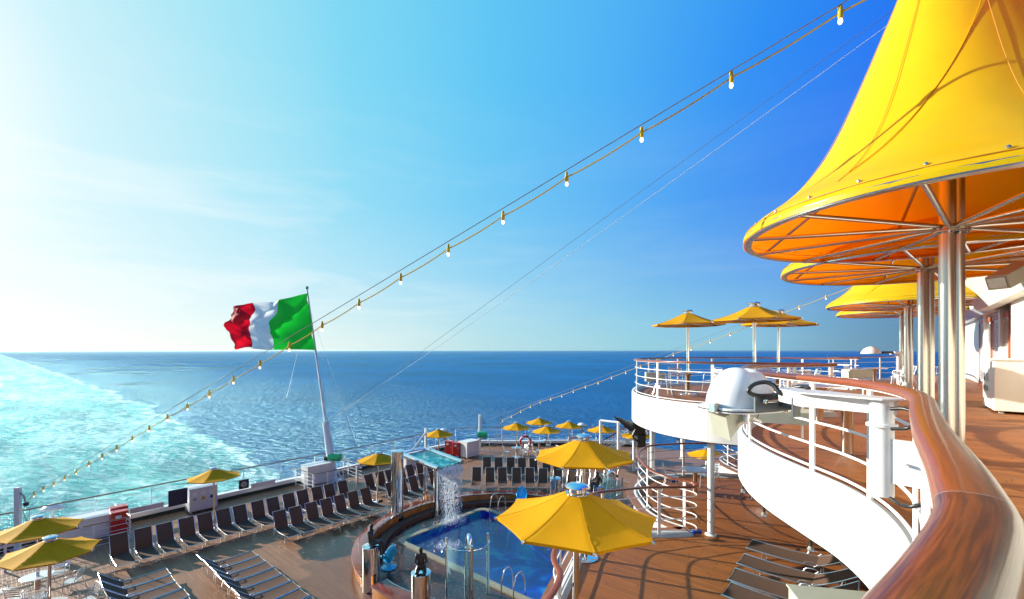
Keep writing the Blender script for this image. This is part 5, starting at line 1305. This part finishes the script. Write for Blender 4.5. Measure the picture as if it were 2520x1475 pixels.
g3 = atd(1560, 1043, 31.2)
MB().tube([g1_, g2, g3], .08, 6).build('top_beam', M['white'], t); MB().box((g3.x, g3.y, (ZP + g3.z) / 2), (.16, .16, g3.z - ZP), .2).build('post', M['white'], t)

# ------------------------------------------------------------------ gear on the near rail
# vertical arm post with plate and bracket
z_ = lambda y, d: EYE - (y - 863) / F * d
c = atd(2170, 863, 3.08); cx, cy = c.x, c.y
t = thing('lamp_crane', 'white lamp crane with flat arm and vertical tube clamped outside the mahogany rail', 'lamp bracket', (cx, cy, z_(1225, 3.05)))
MB().lathe([(.068, z_(1228, 3.0)), (.068, z_(1052, 3.05)), (.088, z_(1051, 3.05)), (.088, z_(1044, 3.05)), (.068, z_(1043, 3.05)), (.068, z_(984, 3.08))], (cx, cy, 0), 32).build('tube', M['white'], t, smooth=True)
arm_t = [atd(2210, 979, 3.02), atd(2085, 957, 3.42), atd(1985, 961, 3.60), atd(1966, 981, 3.40), atd(2195, 985, 2.92)]
ztop = z_(980, 3.05)
pl = [Vector((p.x, p.y, 0)) for p in (atd(2212, 980, 3.05), atd(2120, 980, 3.30), atd(1995, 962, 3.78), atd(1963, 975, 3.62), atd(1968, 984, 3.42), atd(2150, 984, 2.97))]
pl = [Vector((cx, cy, 0)) + Vector((.13, -.02, 0)), Vector((cx, cy, 0)) + Vector((.06, .14, 0)), Vector((2.45, 3.95, 0)), Vector((2.30, 3.92, 0)), Vector((2.22, 3.48, 0)), Vector((cx - .08, cy - .10, 0)), Vector((cx + .06, cy - .10, 0))]
MB().prism([ccw(pl)], ztop - .010, ztop).build('arm_plate', M['white'], t, bevel=.003)
inn = [Vector((cx, cy, 0)).lerp(q, .93) for q in pl]
MB().prism([ccw([Vector((cx + .05, cy - .07, 0)), Vector((cx + .05, cy + .07, 0)), Vector((2.42, 3.90, 0)), Vector((2.30, 3.87, 0)), Vector((2.25, 3.52, 0))])], ztop - .115, ztop - .011).build('arm_box', M['white'], t, bevel=.01)
a0_ = Vector((cx, cy, 0)); b0_ = Vector((2.69, 2.80, 0)); 
m = MB(); th = Vector((.018, .02, 0)); zt_, zb_ = z_(1086, 2.95), z_(1196, 2.95)
m.add([a0_ + Vector((0, -.06, zt_)), b0_ + Vector((0, 0, zt_)), b0_ + Vector((0, 0, zb_)), a0_ + Vector((0, -.06, zb_)), a0_ + th + Vector((0, -.06, zt_)), b0_ + th + Vector((0, 0, zt_)), b0_ + th + Vector((0, 0, zb_)), a0_ + th + Vector((0, -.06, zb_))],
      [(0, 1, 2, 3), (7, 6, 5, 4), (0, 4, 5, 1), (1, 5, 6, 2), (2, 6, 7, 3), (3, 7, 4, 0)]); m.build('side_plate', M['white'], t)
MB().lathe([(.012, 0), (.012, .03), (.008, .035)], a0_.lerp(b0_, .30) + Vector((-.02, -.05, (zt_ * .5 + zb_ * .5))), 8, axis=Matrix.Rotation(R(90), 3, 'X')).build('plate_bolt', M['white'], t)
# black cables
def cable(pts, r, label): 
    o = MB().tube(spline(pts, .03), r, 10).build('cable', M['black'], smooth=True); tag(o, label, 'cable'); return o
cable([atd(2192, 1007, 3.0), atd(2225, 1006, 2.93), atd(2253, 1020, 2.85), atd(2256, 1042, 2.80), atd(2238, 1053, 2.80), atd(2195, 1056, 2.93)], .012, 'black cable looping from the crane tube over the mahogany rail')
cable([atd(2190, 1226, 2.98), atd(2215, 1242, 2.9), atd(2245, 1247, 2.80), atd(2285, 1238, 2.75)], .012, 'black cable hanging between the crane tube and the rail post')
# dome lamp
dm = atd(1822, 1000, 4.35)
t = thing('dome_lamp', 'white domed moving lamp housing mounted outside the near rail', 'stage lamp', dm)
m = MB(); K = 28; L_ = 14; vs = []
yw = R(20); rt = Matrix.Rotation(yw, 3, 'Z')
for i in range(L_ + 1):
    f = i / L_; ang = f * math.pi / 2
    for k in range(K):
        a = 2 * math.pi * k / K
        rx, ry, rz_ = .335, .26, .37
        x = math.copysign(abs(math.cos(a)) ** .9, math.cos(a)) * rx * math.cos(ang) ** .85
        y = math.copysign(abs(math.sin(a)) ** .9, math.sin(a)) * ry * math.cos(ang) ** .85
        z = math.sin(ang) * rz_
        z -= .05 * math.exp(-((x - .03) / .045) ** 2) * f          # saddle between the two humps
        if x < -.1: z *= 1 - .25 * ((-.1 - x) / .235) ** 2
        vs.append(dm + rt @ Vector((x, y, z + .012)))
m.add(vs, [(i * K + k, i * K + (k + 1) % K, (i + 1) * K + (k + 1) % K, (i + 1) * K + k) for i in range(L_) for k in range(K)] + [tuple(range(K))])
m.build('dome', M['white'], t, smooth=True, angle=60)
br_ = MB(); P_ = [dm + rt @ Vector((math.copysign(abs(math.cos(a)) ** .7, math.cos(a)) * .37, math.copysign(abs(math.sin(a)) ** .7, math.sin(a)) * .30, 0)) for a in [2 * math.pi * k / 40 for k in range(40)]]
MB().prism([ccw(P_)], dm.z - .035, dm.z + .010).build('base_tray', M['white'], t, bevel=.006)
MB().sweep(P_, [(-.004, -.020), (.006, -.020), (.006, -.010), (-.004, -.010)], z=0, closed=True).build('gasket', M['black'], t)
for q in ((-.38, -.05), (.30, -.24)): 
    MB().box(dm + rt @ Vector((q[0], q[1], .01)), (.05, .09, .10), yw).build('latch', M['brushed'], t, bevel=.01)
# yoke of grey galvanised strip
yk = thing('lamp_yoke', 'grey galvanised fork bracket carrying the dome lamp, joined to the crane arm', 'bracket', dm + Vector((.2, -.25, 0)))
s1_ = [dm + rt @ Vector(v) for v in ((-.18, -.325, .075), (.30, -.325, .07))] + [Vector((2.26, 3.60, dm.z + .08)), Vector((2.34, 3.64, dm.z + .085))]
for k in range(len(s1_) - 1):
    a, b = s1_[k], s1_[k + 1]; d = b - a
    MB().box((a + b) / 2, (d.length + .01, .014, .16), math.atan2(d.y, d.x)).build('fork_plate', M['galv'], yk)
s2_ = [dm + rt @ Vector((.10, .31, .09)), dm + rt @ Vector((.45, .31, .09)), Vector((2.42, 3.88, dm.z + .09))]
for k in range(2):
    a, b = s2_[k], s2_[k + 1]; d = b - a
    MB().box((a + b) / 2, (d.length + .01, .014, .115), math.atan2(d.y, d.x)).build('fork_plate', M['galv'], yk)
h0_ = dm + rt @ Vector((-.11, -.37, .09))
MB().tube([h0_, h0_ + rt @ Vector((.24, -.0, -.0))], .013, 10).build('handle', M['steel'], yk, smooth=True)
for q in (0, .24): MB().lathe([(0, -.024), (.018, -.018), (.024, 0), (.018, .018), (0, .024)], h0_ + rt @ Vector((q, 0, 0)), 12).build('knob', M['steel'], yk, smooth=True)
MB().tube([dm + Vector((.03, -.05, -.14)), dm + Vector((.03, -.05, -.03))], .035, 12).build('spigot', M['steel'], yk, smooth=True)
cable([atd(1900, 976, 4.0), atd(1858, 973, 3.98), atd(1842, 962, 3.95), atd(1855, 947, 3.95), atd(1885, 941, 3.9), atd(1905, 950, 3.85), atd(1920, 968, 3.8), atd(1945, 973, 3.75), atd(1975, 968, 3.7), atd(1990, 958, 3.75), atd(1978, 952, 3.9), atd(1950, 955, 4.0)], .019, 'thick black cable curling over the dome lamp bracket')
# small floodlight box under the dome
q = atd(1797, 1032, 4.4); rm = Matrix.Rotation(R(18), 3, 'Z') @ Matrix.Rotation(R(-22), 3, 'Y') @ Matrix.Rotation(R(10), 3, 'X')
t = thing('box_floodlight', 'small beige box floodlight with steel arm under the dome lamp', 'lamp', q)
m = MB(); m.add([q + rm @ Vector(v) for v in ((-.13, -.10, -.13), (-.13, .10, -.13), (-.13, .10, .13), (-.13, -.10, .13), (.12, -.06, -.06), (.12, .06, -.06), (.12, .06, .08), (.12, -.06, .08))],
      [(0, 1, 2, 3), (7, 6, 5, 4), (0, 4, 5, 1), (1, 5, 6, 2), (2, 6, 7, 3), (3, 7, 4, 0)]); m.build('housing', M['beige'], t, bevel=.008)
MB().box(q + rm @ Vector((-.137, 0, 0)), (.012, .215, .275), M=rm).build('front_rim', M['beige'], t)
MB().box(q + rm @ Vector((.08, -.11, -.02)), (.20, .012, .035), M=rm).build('arm', M['brushed'], t, bevel=.004)
MB().tube([q + rm @ Vector((.16, -.10, -.02)), q + Vector((.30, .0, -.03))], .015, 8).build('stem', M['white_tube'], t)
cable([q + rm @ Vector((.12, 0, .05)), q + Vector((.18, -.05, .13)), q + Vector((.26, -.05, .10)), q + Vector((.24, -.02, -.02))], .004, 'thin cable behind the small beige floodlight')
# trough light on the inner side of the rail
q = atd(1905, 1023, 5.6)
t = thing('trough_lamp', 'white trough shaped lamp fixed along the inside of the near railing', 'lamp', q)
rt2 = Matrix.Rotation(R(-24), 3, 'Z')
m = MB(); pr = [(-.10, .06), (.02, .10), (.11, .02), (.11, -.09), (-.06, -.09)]; vs = [q + rt2 @ Vector((-.42, y, z)) for y, z in pr] + [q + rt2 @ Vector((.42, y, z)) for y, z in pr]
m.add(vs, [(0, 1, 2, 3, 4), (9, 8, 7, 6, 5)] + [(i, (i + 1) % 5, 5 + (i + 1) % 5, 5 + i) for i in range(5)]); m.build('housing', M['beige'], t)
for sx in (-.30, .30): MB().tube([q + rt2 @ Vector((sx, .0, -.09)), q + rt2 @ Vector((sx, .0, -.26))], .014, 6).build('stem', M['white_tube'], t)
q = atd(1610, 1001 - 107, 13.6); q = atd(1609, 894, 14.2) ; q = atd(1612, 928, 14.6)
t = thing('rail_floodlight', 'small white floodlight inside the rail at the left end of the far balcony', 'lamp', q)
MB().box(q, (.62, .25, .30), R(-5)).build('housing', M['beige'], t, bevel=.02); MB().tube([q + Vector((.1, 0, -.15)), Vector((q.x + .1, q.y, .1))], .02, 6).build('stem', M['white_tube'], t)
q = atd(2105, 902, 9.8) ; q = atd(2108, 920, 10.2)
t = thing('rail_floodlight', 'small white floodlight at the end of the notch rail on the upper deck', 'lamp', q)
MB().box(q, (.55, .25, .20), R(5)).build('housing', M['beige'], t, bevel=.02); MB().tube([q + Vector((.15, 0, -.1)), Vector((q.x + .15, q.y, .1))], .02, 6).build('stem', M['white_tube'], t)
# sea bird like lamp pair on the farthest rail
q = atd(2143, 868, 19.4); t = thing('dome_lamp', 'distant white dome lamp on the far rail of the upper deck', 'stage lamp', q)
MB().lathe([(.36, -.05), (.34, .03), (.25, .16), (.12, .24), (0, .27)], q, 18).build('dome', M['white'], t, smooth=True)
MB().box(q + Vector((.75, 0, .0)), (.5, .12, .10), 0).build('fork_plate', M['black'], t, bevel=.02); MB().box(q + Vector((1.3, 0, -.02)), (.75, .3, .12), 0).build('arm_plate', M['white'], t)
MB().tube([q + Vector((1.2, 0, -.08)), Vector((q.x + 1.2, q.y, 0.0))], .06, 8).build('tube', M['white'], t)

# black spotlight under the far balcony
q = atd(1557, 1052, 14.4)
t = thing('followspot', 'black spotlight pointing up left, hung under the edge of the far balcony', 'spotlight', q)
d = Vector((-.78, -.1, .45)).normalized(); ax_ = d.to_track_quat('Z', 'Y').to_matrix()
MB().lathe([(.05, .50), (.08, .46), (.08, .32), (.13, .26), (.13, .1), (.16, .05), (.16, -.15), (.10, -.20)], q, 16, axis=ax_).build('barrel', M['black'], t, smooth=True)
MB().lathe([(.0, .74), (.07, .51)], q, 12, axis=ax_).build('snout', M['black'], t)
MB().box(q + Vector((.14, 0, -.05)), (.42, .36, .34), .3).build('head', M['black'], t, bevel=.03)
MB().box(q + Vector((.22, -.02, -.40)), (.30, .30, .42), .2).build('yoke_base', M['black'], t, bevel=.03)
MB().tube(spline([q + Vector((.05, -.22, .0)), q + Vector((-.05, -.22, -.25)), q + Vector((.15, -.2, -.45))], .06), .03, 8).build('yoke', M['black'], t)
MB().tube([q + Vector((.25, 0, .1)), Vector((q.x + .25, q.y, ZA - .55))], .035, 8).build('hanger', M['black'], t)
# cabinet at the bottom right of the middle terrace
q = atd(2030, 1436, 7.2); 
t = thing('deck_cabinet', 'beige white cabinet top at the bottom edge in front of the brown loungers', 'cabinet', (q.x, q.y - .4, ZB))
ys = R(-12)
MB().box((q.x, q.y - .42, ZB + .46), (1.25, .85, .76), ys).build('body', M['beige'], t, bevel=.04)
MB().box((q.x, q.y - .42, ZB + .855), (1.29, .89, .03), ys).build('lid', M['beige'], t, bevel=.01)
for sx in (-.5, .5):
    for sy in (-.3, .3): MB().box((q.x + sx, q.y - .42 + sy, ZB + .04), (.08, .08, .078), ys).build('foot', M['dark'], t)
# extension leads by the hairpin
for x, y, l in ((1715, 1312, 'blue connector with black lead on the white curb at the hairpin'), (1660, 1186, 'blue plug lying inside the curved rail of the middle terrace')):
    q = at(x, y, HB - .12)
    t = thing('cable_connector', l, 'connector', q)
    MB().box(q + Vector((0, 0, .02)), (.26, .09, .08), .2).build('plug', M['bluebit'], t, bevel=.02)
    MB().tube([q + Vector((-.1 + .22 * math.cos(a), .1 + .16 * math.sin(a), .03 + .16 * (1 + math.sin(a)))) for a in [i * .35 for i in range(17)]], .010, 6).build('lead', M['black'], t)

# ------------------------------------------------------------------ sea haze
hm = bpy.data.materials.new('sea_haze'); hm.use_nodes = True; nt = hm.node_tree; nt.nodes.clear()
pv = N(nt, 'ShaderNodeVolumePrincipled', ins={'Color': (.70, .98, 1, 1), 'Density': 0.000022, 'Anisotropy': 0.6})
ho = N(nt, 'ShaderNodeOutputMaterial'); nt.links.new(pv.outputs[0], ho.inputs['Volume'])
hb_ = MB().box((0, 8000, (ZSEA - 3 + 16) / 2), (60000, 30000, 16 - (ZSEA - 3)))
o = hb_.build('haze', hm); o['kind'] = 'stuff'; o['label'] = 'thin pale haze lying over the sea towards the horizon'; o['category'] = 'haze'
